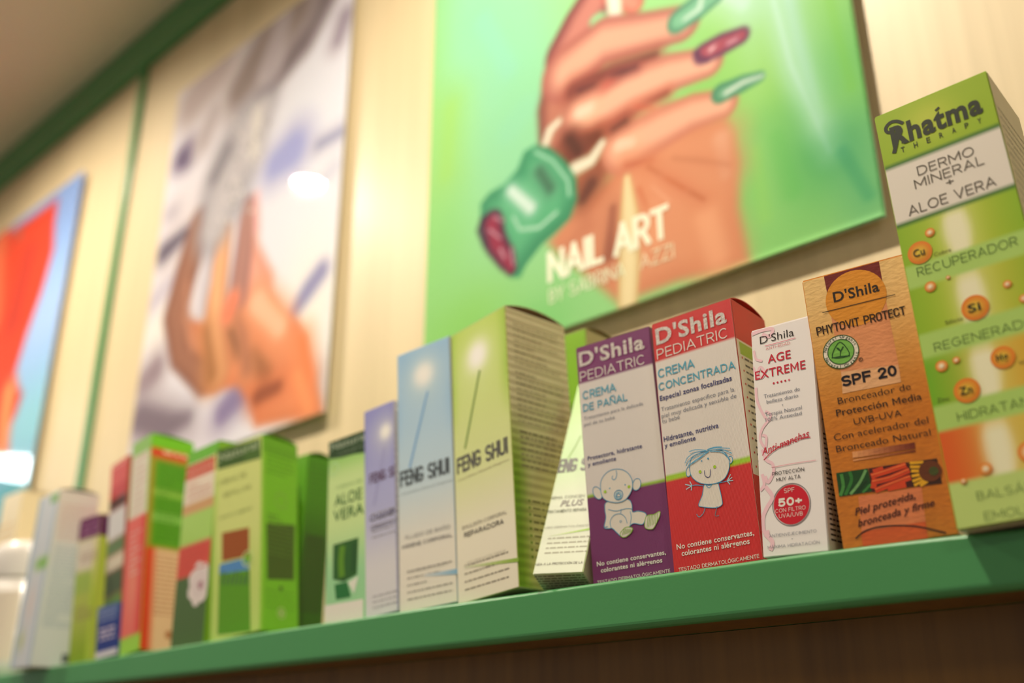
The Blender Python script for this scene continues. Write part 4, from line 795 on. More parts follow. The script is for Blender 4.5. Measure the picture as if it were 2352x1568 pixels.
["p1","cap",[[-0.4177,2.101,0.014],[-0.3992,2.1044,0.0149],[-0.3777,2.107,0.0107]],[120,190,150],[70,140,110],0.002],
["p1","cap",[[-0.4117,2.0989,0.0035],[-0.3947,2.1018,0.0048],[-0.3914,2.1125,0.0042]],[205,235,220],[130,195,160],0.006],
["p1","cap",[[-0.3943,2.051,0.0114],[-0.3759,2.0508,0.0121],[-0.3559,2.0495,0.0094]],[170,70,90],[90,50,90],0.003],
["p1","cap",[[-0.3873,2.0509,0.0044],[-0.3826,2.0521,0.0033]],[235,190,200],[170,80,100],0.006],
["p1","cap",[[-0.3693,2.0485,0.003],[-0.3604,2.0484,0.003]],[215,160,180],[150,70,100],0.005],
["p1","cap",[[-0.4031,2.0569,0.0019],[-0.397,2.0464,0.0019],[-0.3905,2.0406,0.0015]],[80,40,80],[90,50,90],0.003],
["p1","cap",[[-0.3806,2.0003,0.0102],[-0.3586,1.9998,0.0085],[-0.3427,1.9986,0.0056]],[95,165,125],[60,135,100],0.002],
["p1","cap",[[-0.3763,1.9983,0.0033],[-0.3585,2.0009,0.0029],[-0.3396,1.9981,0.002]],[222,238,226],[150,200,170],0.004],
["p1","cap",[[-0.568,2.0579,0.0047],[-0.5798,2.0528,0.0063],[-0.586,2.0399,0.0061]],[232,226,205],[190,170,140],0.002],
["p1","cap",[[-0.5141,2.0079,0.005],[-0.5281,1.9943,0.0078],[-0.55,1.9938,0.0093]],[232,228,205],[185,165,135],0.002],
["p1","poly",[[-0.6008,2.0439],[-0.5803,2.0322],[-0.5608,2.0084],[-0.5476,1.9829],[-0.5471,1.9583],[-0.5572,1.9406],[-0.5712,1.9338],[-0.5939,1.9253],[-0.6142,1.9107],[-0.6231,1.8992],[-0.6348,1.9031],[-0.6438,1.9158],[-0.6655,1.9584],[-0.6785,1.9865],[-0.6788,2.005],[-0.666,2.0132],[-0.6438,2.0148],[-0.6252,2.0255],[-0.6159,2.0426]],[86,178,128],[52,142,100],0.003],
["p1","cap",[[-0.5953,2.0103,0.0108],[-0.5813,1.9843,0.0106]],[64,116,90],[84,160,120],0.012],
["p1","cap",[[-0.6345,2.0032,0.0114],[-0.6077,1.9722,0.0124]],[208,234,224],[120,196,156],0.012],
["p1","cap",[[-0.6009,2.036,0.0018],[-0.5777,2.0156,0.0017],[-0.5586,1.985,0.0019],[-0.5564,1.9669,0.0021]],[216,244,228],[110,200,150],0.005],
["p1","cap",[[-0.6316,1.9713,0.002],[-0.6227,1.9529,0.002],[-0.5964,1.9456,0.0024],[-0.5735,1.954,0.0024]],[222,246,232],[110,200,150],0.005],
["p1","cap",[[-0.6625,1.9753,0.0156],[-0.6561,1.95,0.0151],[-0.6408,1.9246,0.0117],[-0.6348,1.9128,0.0074]],[150,40,72],[64,36,66],0.003],
["p1","cap",[[-0.6656,1.9687,0.0023],[-0.6499,1.9528,0.0018]],[215,190,205],[150,50,80],0.005],
["p1","cap",[[-0.6499,1.9402,0.0025],[-0.6438,1.9282,0.002]],[215,190,205],[150,50,80],0.005],
["p1","cap",[[-0.6594,1.9819,0.0018],[-0.6469,1.972,0.0018]],[215,190,205],[150,50,80],0.005],
["p1","cap",[[-0.6347,1.9349,0.0023],[-0.6318,1.9167,0.002]],[215,190,205],[150,50,80],0.005],
["p1","cap",[[-0.6753,1.9853,0.0036],[-0.6816,1.9746,0.0025],[-0.6717,1.9505,0.0021]],[40,26,50],[60,40,70],0.003],
["p2","cap",[[-1.0067,2.4881,0.058],[-1.0508,2.4312,0.0522],[-1.1357,2.3749,0.0319]],[96,84,92],[150,141,147],0.016],
["p2","cap",[[-1.0637,2.4821,0.055],[-1.1344,2.4569,0.0677],[-1.1985,2.4157,0.0557]],[134,120,118],[170,160,162],0.032],
["p2","cap",[[-1.0983,2.4919,0.0143],[-1.1207,2.4105,0.0283]],[170,160,166],[190,182,188],0.024],
["p2","cap",[[-1.2713,2.4883,0.064],[-1.3443,2.4566,0.0588]],[176,162,162],[194,184,186],0.032],
["p2","cap",[[-0.9439,2.4044,0.0252],[-0.9583,2.3714,0.0201]],[150,140,156],[179,171,183],0.024],
["p2","cap",[[-1.3384,2.3539,0.0355],[-1.3543,2.3533,0.0309]],[88,76,112],[145,136,158],0.020000000000000004],
["p2","cap",[[-1.0444,2.2325,0.051],[-1.081,2.2266,0.0414]],[150,156,206],[179,180,210],0.032],
["p2","cap",[[-0.9262,2.2131,0.0119],[-0.9826,2.2137,0.0139]],[140,142,174],[174,173,192],0.020000000000000004],
["p2","cap",[[-0.9435,2.1639,0.0147],[-0.97,2.1509,0.0148]],[196,198,214],[205,203,214],0.024],
["p2","cap",[[-0.9555,2.0181,0.0178],[-0.9807,2.0004,0.0182],[-1.0084,1.9776,0.0144]],[140,140,178],[174,171,195],0.011200000000000002],
["p2","cap",[[-1.313,2.2018,0.0168],[-1.3724,2.1882,0.0245]],[92,84,104],[147,141,154],0.016],
["p2","cap",[[-1.3345,2.1272,0.0202],[-1.3919,2.1048,0.0206]],[190,184,200],[201,196,207],0.024],
["p2","cap",[[-1.3564,2.2558,0.0235],[-1.3727,2.2573,0.0197]],[184,178,190],[198,192,201],0.024],
["p2","cap",[[-1.3468,1.9873,0.0367],[-1.3739,1.9731,0.037]],[146,130,140],[177,166,174],0.032],
["p2","cap",[[-1.3753,1.9193,0.0394],[-1.2935,1.8893,0.0391],[-1.2374,1.8886,0.0219]],[120,108,122],[163,154,164],0.032],
["p2","cap",[[-1.1102,1.8966,0.0344],[-1.1499,1.8765,0.0291]],[134,122,160],[170,162,185],0.024],
["p2","cap",[[-0.9453,1.8769,0.0164],[-0.9362,1.8413,0.0161]],[190,190,200],[201,199,207],0.024],
["p2","cap",[[-1.27,2.4005,0.027],[-1.2929,2.3612,0.0338]],[176,166,170],[194,186,190],0.024],
["p2","poly",[[-1.1204,2.0694],[-1.0721,2.0375],[-1.0299,1.9897],[-0.9923,1.96],[-0.9727,1.9328],[-0.9642,1.9059],[-0.932,1.8255],[-1.0711,1.8393],[-1.0889,1.877],[-1.1211,1.9067],[-1.2022,1.9131],[-1.2527,1.959],[-1.3016,2.0173],[-1.3041,2.0605],[-1.2256,2.0288],[-1.1516,2.0269]],[222,140,98],[204,122,82],0.008],
["p2","cap",[[-1.1363,2.1669,0.0199],[-1.1288,2.1009,0.0245],[-1.0965,2.0375,0.0351]],[226,160,140],[210,140,118],0.012],
["p2","cap",[[-1.0933,2.0169,0.031],[-1.0381,1.9661,0.0298]],[236,184,152],[226,150,110],0.03],
["p2","cap",[[-0.9834,1.9322,0.0146],[-0.9667,1.8823,0.0162]],[236,128,78],[226,136,90],0.03],
["p2","cap",[[-1.0933,1.9405,0.024],[-1.0582,1.9056,0.0272]],[150,96,62],[206,130,90],0.035],
["p2","cap",[[-1.0718,1.8801,0.0193],[-1.0265,1.8834,0.0164]],[132,68,44],[200,112,74],0.03],
["p2","cap",[[-0.9887,1.8879,0.0148],[-0.9618,1.8405,0.017]],[236,150,100],[226,134,88],0.03],
["p2","cap",[[-1.2723,2.2051,0.0299],[-1.2909,2.1351,0.035],[-1.3102,2.071,0.0332],[-1.2835,1.9956,0.0237],[-1.2067,1.9355,0.0225]],[150,102,82],[122,78,64],0.008],
["p2","cap",[[-1.2847,2.1066,0.0077],[-1.2804,2.0535,0.0092],[-1.2461,1.9937,0.0112]],[190,132,104],[158,106,84],0.02],
["p2","cap",[[-1.1991,2.1601,0.0225],[-1.2006,2.0834,0.0262],[-1.197,2.0082,0.0265],[-1.1744,1.939,0.0298]],[232,174,128],[186,124,86],0.008],
["p2","cap",[[-1.2157,2.0136,0.0158],[-1.1874,1.9384,0.0236]],[156,104,62],[190,130,84],0.03],
["p2","cap",[[-1.2295,2.136,0.0094],[-1.2323,2.0895,0.014],[-1.2372,2.0447,0.0093]],[196,190,200],[186,176,184],0.006],
["p2","cap",[[-1.1429,2.1867,0.0155],[-1.1418,2.1013,0.0223],[-1.1444,2.0407,0.0237]],[170,122,112],[140,98,96],0.008],
["p2","cap",[[-1.1553,2.0401,0.0181],[-1.1625,2.0222,0.0181]],[232,124,92],[222,140,108],0.012],
["p2","cap",[[-1.1511,1.995,0.0071],[-1.1347,1.9669,0.0094],[-1.1286,1.95,0.0056]],[64,46,30],[140,96,66],0.014],
["p2","cap",[[-1.1393,2.0112,0.0102],[-1.121,1.9785,0.0162],[-1.1027,1.9243,0.0165]],[170,112,84],[196,130,94],0.02],
["p2","cap",[[-1.1274,2.3425,0.0297],[-1.1615,2.321,0.056],[-1.1889,2.2773,0.07],[-1.2086,2.2305,0.0691],[-1.2282,2.1841,0.0482]],[184,180,186],[150,148,158],0.03],
["p2","cap",[[-1.1441,2.341,0.0186],[-1.1404,2.2746,0.0211]],[216,212,206],[190,186,190],0.03],
["p2","cap",[[-1.2156,2.3076,0.0236],[-1.2454,2.2732,0.0237]],[118,116,126],[160,156,164],0.03],
["p2","cap",[[-1.1213,2.1955,0.0051],[-1.11,2.1316,0.0056]],[238,166,170],[226,190,190],0.01],
["p2","cap",[[-1.1376,2.2963,0.003],[-1.1347,2.2921,0.0023]],[110,108,112],[190,186,190],0.004],
["p2","cap",[[-1.1337,2.3241,0.0031],[-1.1308,2.3197,0.0023]],[245,240,225],[190,186,190],0.004],
["p2","cap",[[-1.1281,2.2592,0.003],[-1.1253,2.255,0.0023]],[245,240,225],[190,186,190],0.004],
["p2","cap",[[-1.1814,2.319,0.0031],[-1.1784,2.3146,0.0023]],[225,222,215],[190,186,190],0.004],
["p2","cap",[[-1.1552,2.296,0.0031],[-1.1523,2.2917,0.0023]],[110,108,112],[190,186,190],0.004],
["p2","cap",[[-1.1904,2.1788,0.0031],[-1.1874,2.1749,0.0023]],[245,240,225],[190,186,190],0.004],
["p2","cap",[[-1.1781,2.1962,0.0031],[-1.1752,2.1922,0.0023]],[110,108,112],[190,186,190],0.004],
["p2","cap",[[-1.1997,2.3392,0.0032],[-1.1966,2.3347,0.0024]],[225,222,215],[190,186,190],0.004],
["p2","cap",[[-1.1884,2.2399,0.0031],[-1.1854,2.2358,0.0023]],[225,222,215],[190,186,190],0.004],
["p2","cap",[[-1.2023,2.3569,0.0032],[-1.1992,2.3523,0.0024]],[225,222,215],[190,186,190],0.004],
["p2","cap",[[-1.202,2.2366,0.0031],[-1.1989,2.2324,0.0023]],[90,88,96],[190,186,190],0.004],
["p2","cap",[[-1.1619,2.2983,0.0031],[-1.1589,2.294,0.0023]],[225,222,215],[190,186,190],0.004],
["p2","cap",[[-1.1552,2.3513,0.0031],[-1.1523,2.3468,0.0023]],[225,222,215],[190,186,190],0.004],
["p2","cap",[[-1.1564,2.1841,0.003],[-1.1535,2.1801,0.0023]],[110,108,112],[190,186,190],0.004],
["p2","cap",[[-1.1927,2.2846,0.0031],[-1.1896,2.2803,0.0024]],[110,108,112],[190,186,190],0.004],
["p2","cap",[[-1.1749,2.3137,0.0031],[-1.1719,2.3093,0.0023]],[225,222,215],[190,186,190],0.004],
["p2","cap",[[-1.1858,2.2024,0.0031],[-1.1828,2.1983,0.0023]],[225,222,215],[190,186,190],0.004],
["p2","cap",[[-1.1737,2.2554,0.0031],[-1.1707,2.2512,0.0023]],[90,88,96],[190,186,190],0.004],
["p2","cap",[[-1.1628,2.215,0.0031],[-1.1599,2.211,0.0023]],[245,240,225],[190,186,190],0.004],
["p2","cap",[[-1.1385,2.2614,0.003],[-1.1357,2.2573,0.0023]],[110,108,112],[190,186,190],0.004],
["p2","cap",[[-1.1989,2.2426,0.0031],[-1.1959,2.2384,0.0023]],[90,88,96],[190,186,190],0.004],
["p2","cap",[[-1.1836,2.2143,0.0031],[-1.1807,2.2103,0.0023]],[225,222,215],[190,186,190],0.004],
["p2","cap",[[-1.1755,2.2332,0.0031],[-1.1725,2.2291,0.0023]],[245,240,225],[190,186,190],0.004],
["p2","cap",[[-1.1653,2.2146,0.0031],[-1.1624,2.2105,0.0023]],[225,222,215],[190,186,190],0.004],
["p2","cap",[[-1.2056,2.2195,0.0031],[-1.2026,2.2153,0.0023]],[225,222,215],[190,186,190],0.004],
["p2","cap",[[-1.2142,2.1895,0.0031],[-1.2111,2.1854,0.0023]],[225,222,215],[190,186,190],0.004],
["p2","cap",[[-1.1334,2.2501,0.003],[-1.1306,2.246,0.0023]],[225,222,215],[190,186,190],0.004],
["p2","cap",[[-1.1781,2.2145,0.0031],[-1.1752,2.2104,0.0023]],[225,222,215],[190,186,190],0.004],
["p2","cap",[[-1.1619,2.3522,0.0031],[-1.1589,2.3477,0.0023]],[90,88,96],[190,186,190],0.004],
["p2","cap",[[-1.1315,2.1719,0.003],[-1.1288,2.1681,0.0022]],[245,240,225],[190,186,190],0.004],
["p2","cap",[[-1.1518,2.2911,0.0031],[-1.1489,2.2868,0.0023]],[110,108,112],[190,186,190],0.004],
["p2","cap",[[-1.133,2.2914,0.003],[-1.1302,2.2872,0.0023]],[110,108,112],[190,186,190],0.004],
["p2","cap",[[-1.1564,2.2855,0.0031],[-1.1535,2.2813,0.0023]],[110,108,112],[190,186,190],0.004],
["p2","cap",[[-1.166,2.2829,0.0031],[-1.1631,2.2786,0.0023]],[225,222,215],[190,186,190],0.004],
["p2","cap",[[-1.231,2.1835,0.0032],[-1.228,2.1795,0.0024]],[110,108,112],[190,186,190],0.004],
["p2","cap",[[-1.1826,2.2782,0.0031],[-1.1796,2.2739,0.0023]],[110,108,112],[190,186,190],0.004],
["p2","cap",[[-1.1119,2.3092,0.003],[-1.1091,2.3049,0.0023]],[110,108,112],[190,186,190],0.004],
["p2","cap",[[-1.1648,2.2343,0.0031],[-1.1619,2.2302,0.0023]],[90,88,96],[190,186,190],0.004],
["p2","cap",[[-1.1829,2.2465,0.0031],[-1.1799,2.2423,0.0023]],[225,222,215],[190,186,190],0.004],
["p2","cap",[[-1.1849,2.2096,0.0031],[-1.1819,2.2055,0.0023]],[90,88,96],[190,186,190],0.004],
["p2","cap",[[-1.1785,2.231,0.0031],[-1.1755,2.2269,0.0023]],[90,88,96],[190,186,190],0.004],
["p2","cap",[[-1.1525,2.2679,0.0031],[-1.1496,2.2637,0.0023]],[245,240,225],[190,186,190],0.004],
["p2","cap",[[-1.194,2.3253,0.0032],[-1.191,2.3208,0.0024]],[90,88,96],[190,186,190],0.004],
["p2","cap",[[-1.1815,2.1971,0.0031],[-1.1786,2.1931,0.0023]],[90,88,96],[190,186,190],0.004],
["p2","cap",[[-1.1361,2.3054,0.003],[-1.1332,2.3011,0.0023]],[110,108,112],[190,186,190],0.004],
["p2","cap",[[-1.1866,2.2105,0.0031],[-1.1836,2.2065,0.0023]],[90,88,96],[190,186,190],0.004],
["p3","poly",[[-2.1675,2.4745],[-1.9396,2.4692],[-1.8298,2.4666],[-1.8259,2.4113],[-1.8073,2.3475],[-1.8245,2.2699],[-1.8584,2.1899],[-1.8813,2.1078],[-1.8263,2.0644],[-1.8395,2.0297],[-1.875,2.0042],[-1.8374,1.9595],[-1.9387,1.9754]],[214,62,38],[196,48,36],0.012],
["p3","cap",[[-2.0957,2.4649,0.0473],[-2.0545,2.2747,0.0678]],[236,112,72],[220,70,44],0.03],
["p3","cap",[[-1.924,2.3788,0.0411],[-1.9366,2.2399,0.0473]],[188,52,40],[210,62,40],0.03],
["p3","cap",[[-2.0072,2.4587,0.0094],[-1.984,2.44,0.0073]],[150,110,100],[200,70,50],0.02],
["p3","cap",[[-1.8903,2.084,0.0312],[-1.8849,2.0273,0.0298],[-1.8714,1.9745,0.0245]],[240,150,90],[230,110,80],0.02]],"RV":{"line1":[191.14,193.52],"line2":[155.5,157.92],"b1":[120.8,134.32],"b2":[82.74,95.65],"b3":[46.01,59.62],"b4":21.15,"gx":[26.53,27.31,27.08,25.3]},"PV":{"hdr":132.32,"low":55.91,"grn":56.8},"RD":{"hdr":130.81,"low":55.37,"grn":58.5}}''')
BX, ART = DATA['BX'], DATA['A']

def bow(x):                                   # the long board sags a little towards its ends
    xs = [-2.4, -1.2154, -.9317, -.7248, -.5226, -.39, -.273, -.224, -.17, -.1467, .3]
    zz = [.079, .0903, .0933, .0959, .0973, .0975, .0974, .097, .0957, .0948, .085]
    return float(np.interp(x, xs, zz))

# ------------------------------------------------------------------ the room
YW = .70
tag(box_obj('wall_back', (-5.5, YW, 0), (2.0, YW + .12, 2.80), M_WALL), kind='structure')
tag(box_obj('wall_lower', (-5.5, .532, 0), (2.0, YW, Z0 + .0702), M_PANEL), kind='structure')
tag(box_obj('ceiling', (-5.5, -3.2, 2.722), (2.0, YW, 2.80), M_CEIL), kind='structure')
tag(box_obj('floor', (-5.5, -3.2, -.05), (2.0, .532, 0), M_FLOOR), kind='structure')
tag(box_obj('trim_1', (-5.5, YW - .014, 2.636), (2.0, YW, 2.722), M_TRIM, bevel=.003), kind='structure')
for i, x in enumerate((-3.12, -1.556, .01)):
    tag(box_obj('trim_%d' % (i + 2), (x - .009, YW - .008, Z0 + .12), (x + .009, YW, 2.636), M_GREEN, bevel=.002), kind='structure')

# shelf board with rounded nose, green all round with a wood-faced underside
def shelf():
    mb = MB(); yf, yb, r = .49, YW - .0015, .0024
    xs = np.concatenate([np.linspace(-3.0, -1.3, 12), np.linspace(-1.25, -.12, 60), np.linspace(-.1, .9, 12)])
    prof = []
    for k in range(6):
        a = math.pi / 2 * k / 5
        prof.append((yf + r - r * math.sin(a), 't', -r + r * math.cos(a)))
    for k in range(6):
        a = math.pi / 2 * k / 5
        prof.append((yf + .0042 - .0042 * math.cos(a), 'b', .0042 - .0042 * math.sin(a)))
    ring = [(yb, 't', 0)] + prof + [(.531, 'b', 0), (yb, 'b', 0)]
    V = []; n = len(ring)
    for x in xs:
        zt = Z0 + bow(x) + .002; zb = Z0 + .0705
        for y, s, dz in ring: V.append((x, y, (zt if s == 't' else zb) + dz))
    F = []; G = []
    for i in range(len(xs) - 1):
        for k in range(n):
            q = (i * n + k, i * n + (k + 1) % n, (i + 1) * n + (k + 1) % n, (i + 1) * n + k)
            (G if k in (n - 3,) else F).append(q[::-1])
    F.append(tuple(range(n))); F.append(tuple(range((len(xs) - 1) * n, len(xs) * n))[::-1])
    mb.add(V, F, (1, 1, 1), 0)
    mb.f += [tuple(g) for g in G]; mb.mi += [1] * len(G)
    o = mb.build('wall_shelf', [M_GREEN, M_PANEL])
    tag(o, 'long green lacquered shelf board carrying the row of cosmetic boxes', 'shelf')
shelf()

# ceiling spots
for x in (-3.9, -1.78, -.52):
    e = empty('ceiling_spotlight', Matrix.Translation((x, .15, 2.722)))
    tag(e, 'small recessed ceiling spotlight above the shelf', 'ceiling light', 'recessed spotlights in the ceiling')
    for nm, r0, r1, z0, z1, mm in (('lamp_ring', .040, .047, 0, -.015, M_RING), ('lamp_glass', 0, .031, -.003, -.004, M_SPOT)):
        bm = bmesh.new(); k = 40
        if r0 == 0:
            bmesh.ops.create_circle(bm, cap_ends=True, radius=r1, segments=k, matrix=Matrix.Translation((0, 0, z1)))
            for f in bm.faces:
                if f.normal.z > 0: f.normal_flip()
        else:
            vs = [[bm.verts.new((rr * math.cos(2 * math.pi * i / k), rr * math.sin(2 * math.pi * i / k), zz)) for i in range(k)] for rr, zz in ((r1, 0), (r1 - .003, z1), (r0, z1), (r0, 0))]
            for a, b2 in zip(vs, vs[1:]):
                for i in range(k): bm.faces.new((a[i], a[(i + 1) % k], b2[(i + 1) % k], b2[i]))
        me = bpy.data.meshes.new(nm); bm.to_mesh(me); bm.free(); me.materials.append(mm)
        o = bpy.data.objects.new(nm, me); COL.objects.link(o); o.parent = e
for px_, py_, rad, mm, lab in ((-4.75, -.49, .17, M_DAY, 'round cool white ceiling lamp far along the room'), (1.5, -1.1, .22, M_FILL, 'added warm fill light at the ceiling, behind and right of the viewer')):  # the warm one is an added fill for the right-facing box sides
    e = empty('ceiling_lamp_or_fill', Matrix.Translation((px_, py_, 2.722))); tag(e, lab, 'ceiling light')
    bm = bmesh.new(); bmesh.ops.create_cone(bm, cap_ends=True, radius1=rad, radius2=rad - .02, depth=.03, segments=48, matrix=Matrix.Translation((0, 0, -.016)))
    me = bpy.data.meshes.new('lamp_glass'); bm.to_mesh(me); bm.free(); me.materials.append(mm)
    o = bpy.data.objects.new('lamp_glass', me); COL.objects.link(o); o.parent = e

# ------------------------------------------------------------------ posters: a printed picture on a thin glossy panel
def seg_field(U, V, pts):
    D = None; Rr = None
    P = pts if len(pts) > 1 else [pts[0], pts[0]]
    for a, b_ in zip(P, P[1:]):
        dx, dy = b_[0] - a[0], b_[1] - a[1]; L2 = dx * dx + dy * dy + 1e-12
        t = np.clip(((U - a[0]) * dx + (V - a[1]) * dy) / L2, 0, 1)
        rr = a[2] + (b_[2] - a[2]) * t
        d = np.hypot(U - a[0] - dx * t, V - a[1] - dy * t) - rr
        if D is None: D, Rr = d, rr
        else:
            s = d < D; D = np.where(s, d, D); Rr = np.where(s, rr, Rr)
    return D, Rr
def poly_field(U, V, pts):
    D = np.full(U.shape, 1e9); ins = np.zeros(U.shape, bool); n = len(pts)
    for i in range(n):
        a, b_ = pts[i], pts[(i + 1) % n]
        dx, dy = b_[0] - a[0], b_[1] - a[1]; L2 = dx * dx + dy * dy + 1e-12
        t = np.clip(((U - a[0]) * dx + (V - a[1]) * dy) / L2, 0, 1)
        D = np.minimum(D, np.hypot(U - a[0] - dx * t, V - a[1] - dy * t))
        if abs(dy) > 1e-12:
            c = ((a[1] > V) != (b_[1] > V)) & (U < dx * (V - a[1]) / dy + a[0]); ins ^= c
    return np.where(ins, -D, D)

def poster(key, x0, x1, z0, z1, step, base, blobs, label, texts=(), ink=(1., 1.), curl=0.):
    nu, nv = int((x1 - x0) / step), int((z1 - z0) / step)
    us, vs = np.linspace(x0, x1, nu + 1), np.linspace(z0, z1, nv + 1)
    vs = np.concatenate([np.linspace(z0, z0 + .009, 13)[:-1], np.linspace(z0 + .009, z1, nv + 1 - 12)])
    U, V = np.meshgrid(us, vs)
    C = np.zeros(U.shape + (3,)) + np.array(base, float)
    for bx, bz, sx, sz, col, amt in blobs:
        w = amt * np.exp(-((U - bx) / sx) ** 2 - ((V - bz) / sz) ** 2)
        C = C * (1 - w[..., None]) + np.array(col, float) * w[..., None]
    for nme, mode, pts, col, edge, soft in DATA['PO']:
        if nme != key: continue
        if mode == 'poly': D = poly_field(U, V, pts); s = np.clip(-D / .03, 0, 1)
        else:
            D, Rr = seg_field(U, V, pts); s = np.clip(-D / np.maximum(Rr, 1e-4) * 1.3, 0, 1)
        soft = max(soft, step * .4)
        a = np.clip(.5 - D / (2 * soft), 0, 1); a = a * a * (3 - 2 * a)
        cc = np.array(edge, float) + (np.array(col, float) - np.array(edge, float)) * (s * s * (3 - 2 * s))[..., None]
        C = C * (1 - a[..., None]) + cc * a[..., None]
    g = C.mean(-1, keepdims=True); C = (g + (C - g) * ink[1]) * ink[0]
    C = np.clip(C, 0, 255) / 255.
    C = np.where(C <= .04045, C / 12.92, ((C + .055) / 1.055) ** 2.4)
    yf = YW - .012; th = .0028
    root = empty('poster', Matrix.Translation(((x0 + x1) / 2, YW - .006, z0)))
    tag(root, label, 'poster')
    ox, oz = (x0 + x1) / 2, z0; oy = YW - .006
    mb = MB()
    # gently rounded border so the rim catches light
    e = .0015
    ed = np.minimum(np.minimum(U - x0, x1 - U), np.minimum(V - z0, z1 - V))
    Yv = yf + np.where(ed < 1e-6, e, 0.)
    # lower right rim of the laminated sheet curls forward a little
    cu = np.clip((U - (x1 - .20)) / .12, 0, 1) * curl; q_ = np.clip(1 - (V - z0) / .008, 0, 1)
    Yv = Yv - .0016 * cu * q_ ** 2
    P = np.stack([U - ox, Yv - oy, V - oz], -1).reshape(-1, 3)
    idx = np.arange((nu + 1) * (nv + 1)).reshape(nv + 1, nu + 1)
    F = np.stack([idx[:-1, :-1], idx[:-1, 1:], idx[1:, 1:], idx[1:, :-1]], -1).reshape(-1, 4).tolist()
    mb.add(P, [tuple(f) for f in F], C.reshape(-1, 3))
    bc = (.75, .76, .70)
    a, b2, c, d = (x0 - ox, yf + e - oy, z0 - oz), (x1 - ox, yf + e - oy, z0 - oz), (x1 - ox, yf + e - oy, z1 - oz), (x0 - ox, yf + e - oy, z1 - oz)
    bk = [(p[0], yf + th - oy, p[2]) for p in (a, b2, c, d)]
    mb.add([a, b2, c, d] + bk, [(1, 0, 4, 5), (2, 1, 5, 6), (3, 2, 6, 7), (0, 3, 7, 4), (4, 7, 6, 5)], bc)
    mb.build('printed_panel', M_POST, root, smooth=False)
    if texts:
        tb = MB()
        for s, xa, za, xb, zb, cap, wt, col, Ly in texts:
            v, f, lift = caps_uv(s, xa * 1000, za * 1000, xb * 1000, zb * 1000, cap * 1000, .17 if wt else .10, 1)
            v = v / 1000.
            tb.add(np.stack([v[:, 0] - ox, yf - .00012 * Ly - oy - lift * 1e-4, v[:, 1] - oz], 1), f, lin(col))
        tb.build('lettering', M_CARD, root)
    for px_ in (x0 + .04, x1 - .04):
        for pz in (z0 + .05, z1 - .05):
            box_obj('mounting_pad', (px_ - ox - .015, yf + th - oy, pz - oz - .015), (px_ - ox + .015, YW - .0002 - oy, pz - oz + .015), M_FOAM, root)

poster('p1', -.764, -.254, Z0 + .378, Z0 + 1.09, .0021, (150, 216, 138), [
    (-.70, 2.25, .10, .25, (148, 222, 186), .9), (-.62, 2.12, .06, .2, (140, 216, 176), .8), (-.78, 2.1, .05, .3, (150, 220, 120), .8),
    (-.33, 2.05, .06, .2, (150, 216, 90), .9), (-.30, 2.20, .05, .1, (196, 236, 240), .85), (-.345, 2.14, .02, .12, (180, 232, 220), .7),
    (-.40, 2.0, .03, .06, (140, 210, 100), .8), (-.30, 1.90, .05, .05, (60, 160, 90), .85), (-.27, 1.97, .04, .05, (70, 176, 96), .7),
    (-.36, 1.89, .03, .05, (110, 200, 90), .6), (-.32, 1.85, .12, .03, (130, 205, 110), .6), (-.70, 1.87, .08, .05, (140, 212, 96), .8), (-.60, 1.84, .05, .03, (120, 205, 110), .7),
    (-.74, 1.98, .05, .08, (140, 216, 120), .7)],
    'large green poster of a hand with painted nails and a green ring', texts=[('NAIL ART', -0.5863, 1.8802500000000002, -0.4433, 1.8802500000000002, 0.0332799999999998, 3, (232, 234, 208), 3), ('BY SABRINA', -0.5851, 1.8582999999999998, -0.4941, 1.8582999999999998, 0.014909999999999991, 0, (222, 230, 196), 3), ('AZZI', -0.4773, 1.8582999999999998, -0.4407, 1.8582999999999998, 0.014909999999999991, 0, (228, 214, 180), 3)], ink=(.93, .96), curl=1.)
poster('p2', -1.398, -.931, Z0 + .378, Z0 + 1.05, .003, (222, 221, 232), [
    (-1.02, 2.25, .10, .16, (216, 220, 232), .9), (-.98, 1.95, .07, .12, (236, 233, 224), .9), (-1.32, 2.18, .08, .10, (208, 196, 198), .8),
    (-1.34, 1.9, .06, .07, (206, 198, 204), .7), (-1.18, 2.42, .10, .09, (186, 176, 178), .8), (-1.36, 2.05, .05, .06, (236, 230, 222), .8),
    (-1.22, 1.86, .10, .03, (196, 188, 200), .7), (-.97, 1.86, .03, .05, (190, 192, 200), .7)],
    'poster of a hand holding up a crystal ornament against marble white', ink=(1.02, 1.05))
poster('p3', -2.21, -1.733, Z0 + .378, Z0 + 1.042, .005, (140, 178, 232), [
    (-1.78, 2.45, .2, .12, (120, 150, 205), .9), (-1.78, 2.2, .2, .1, (158, 190, 238), .9), (-1.76, 2.0, .2, .1, (140, 205, 222), .9), (-1.78, 1.86, .2, .06, (80, 168, 176), .9)],
    'poster of a red figure against blue sky at the far left')

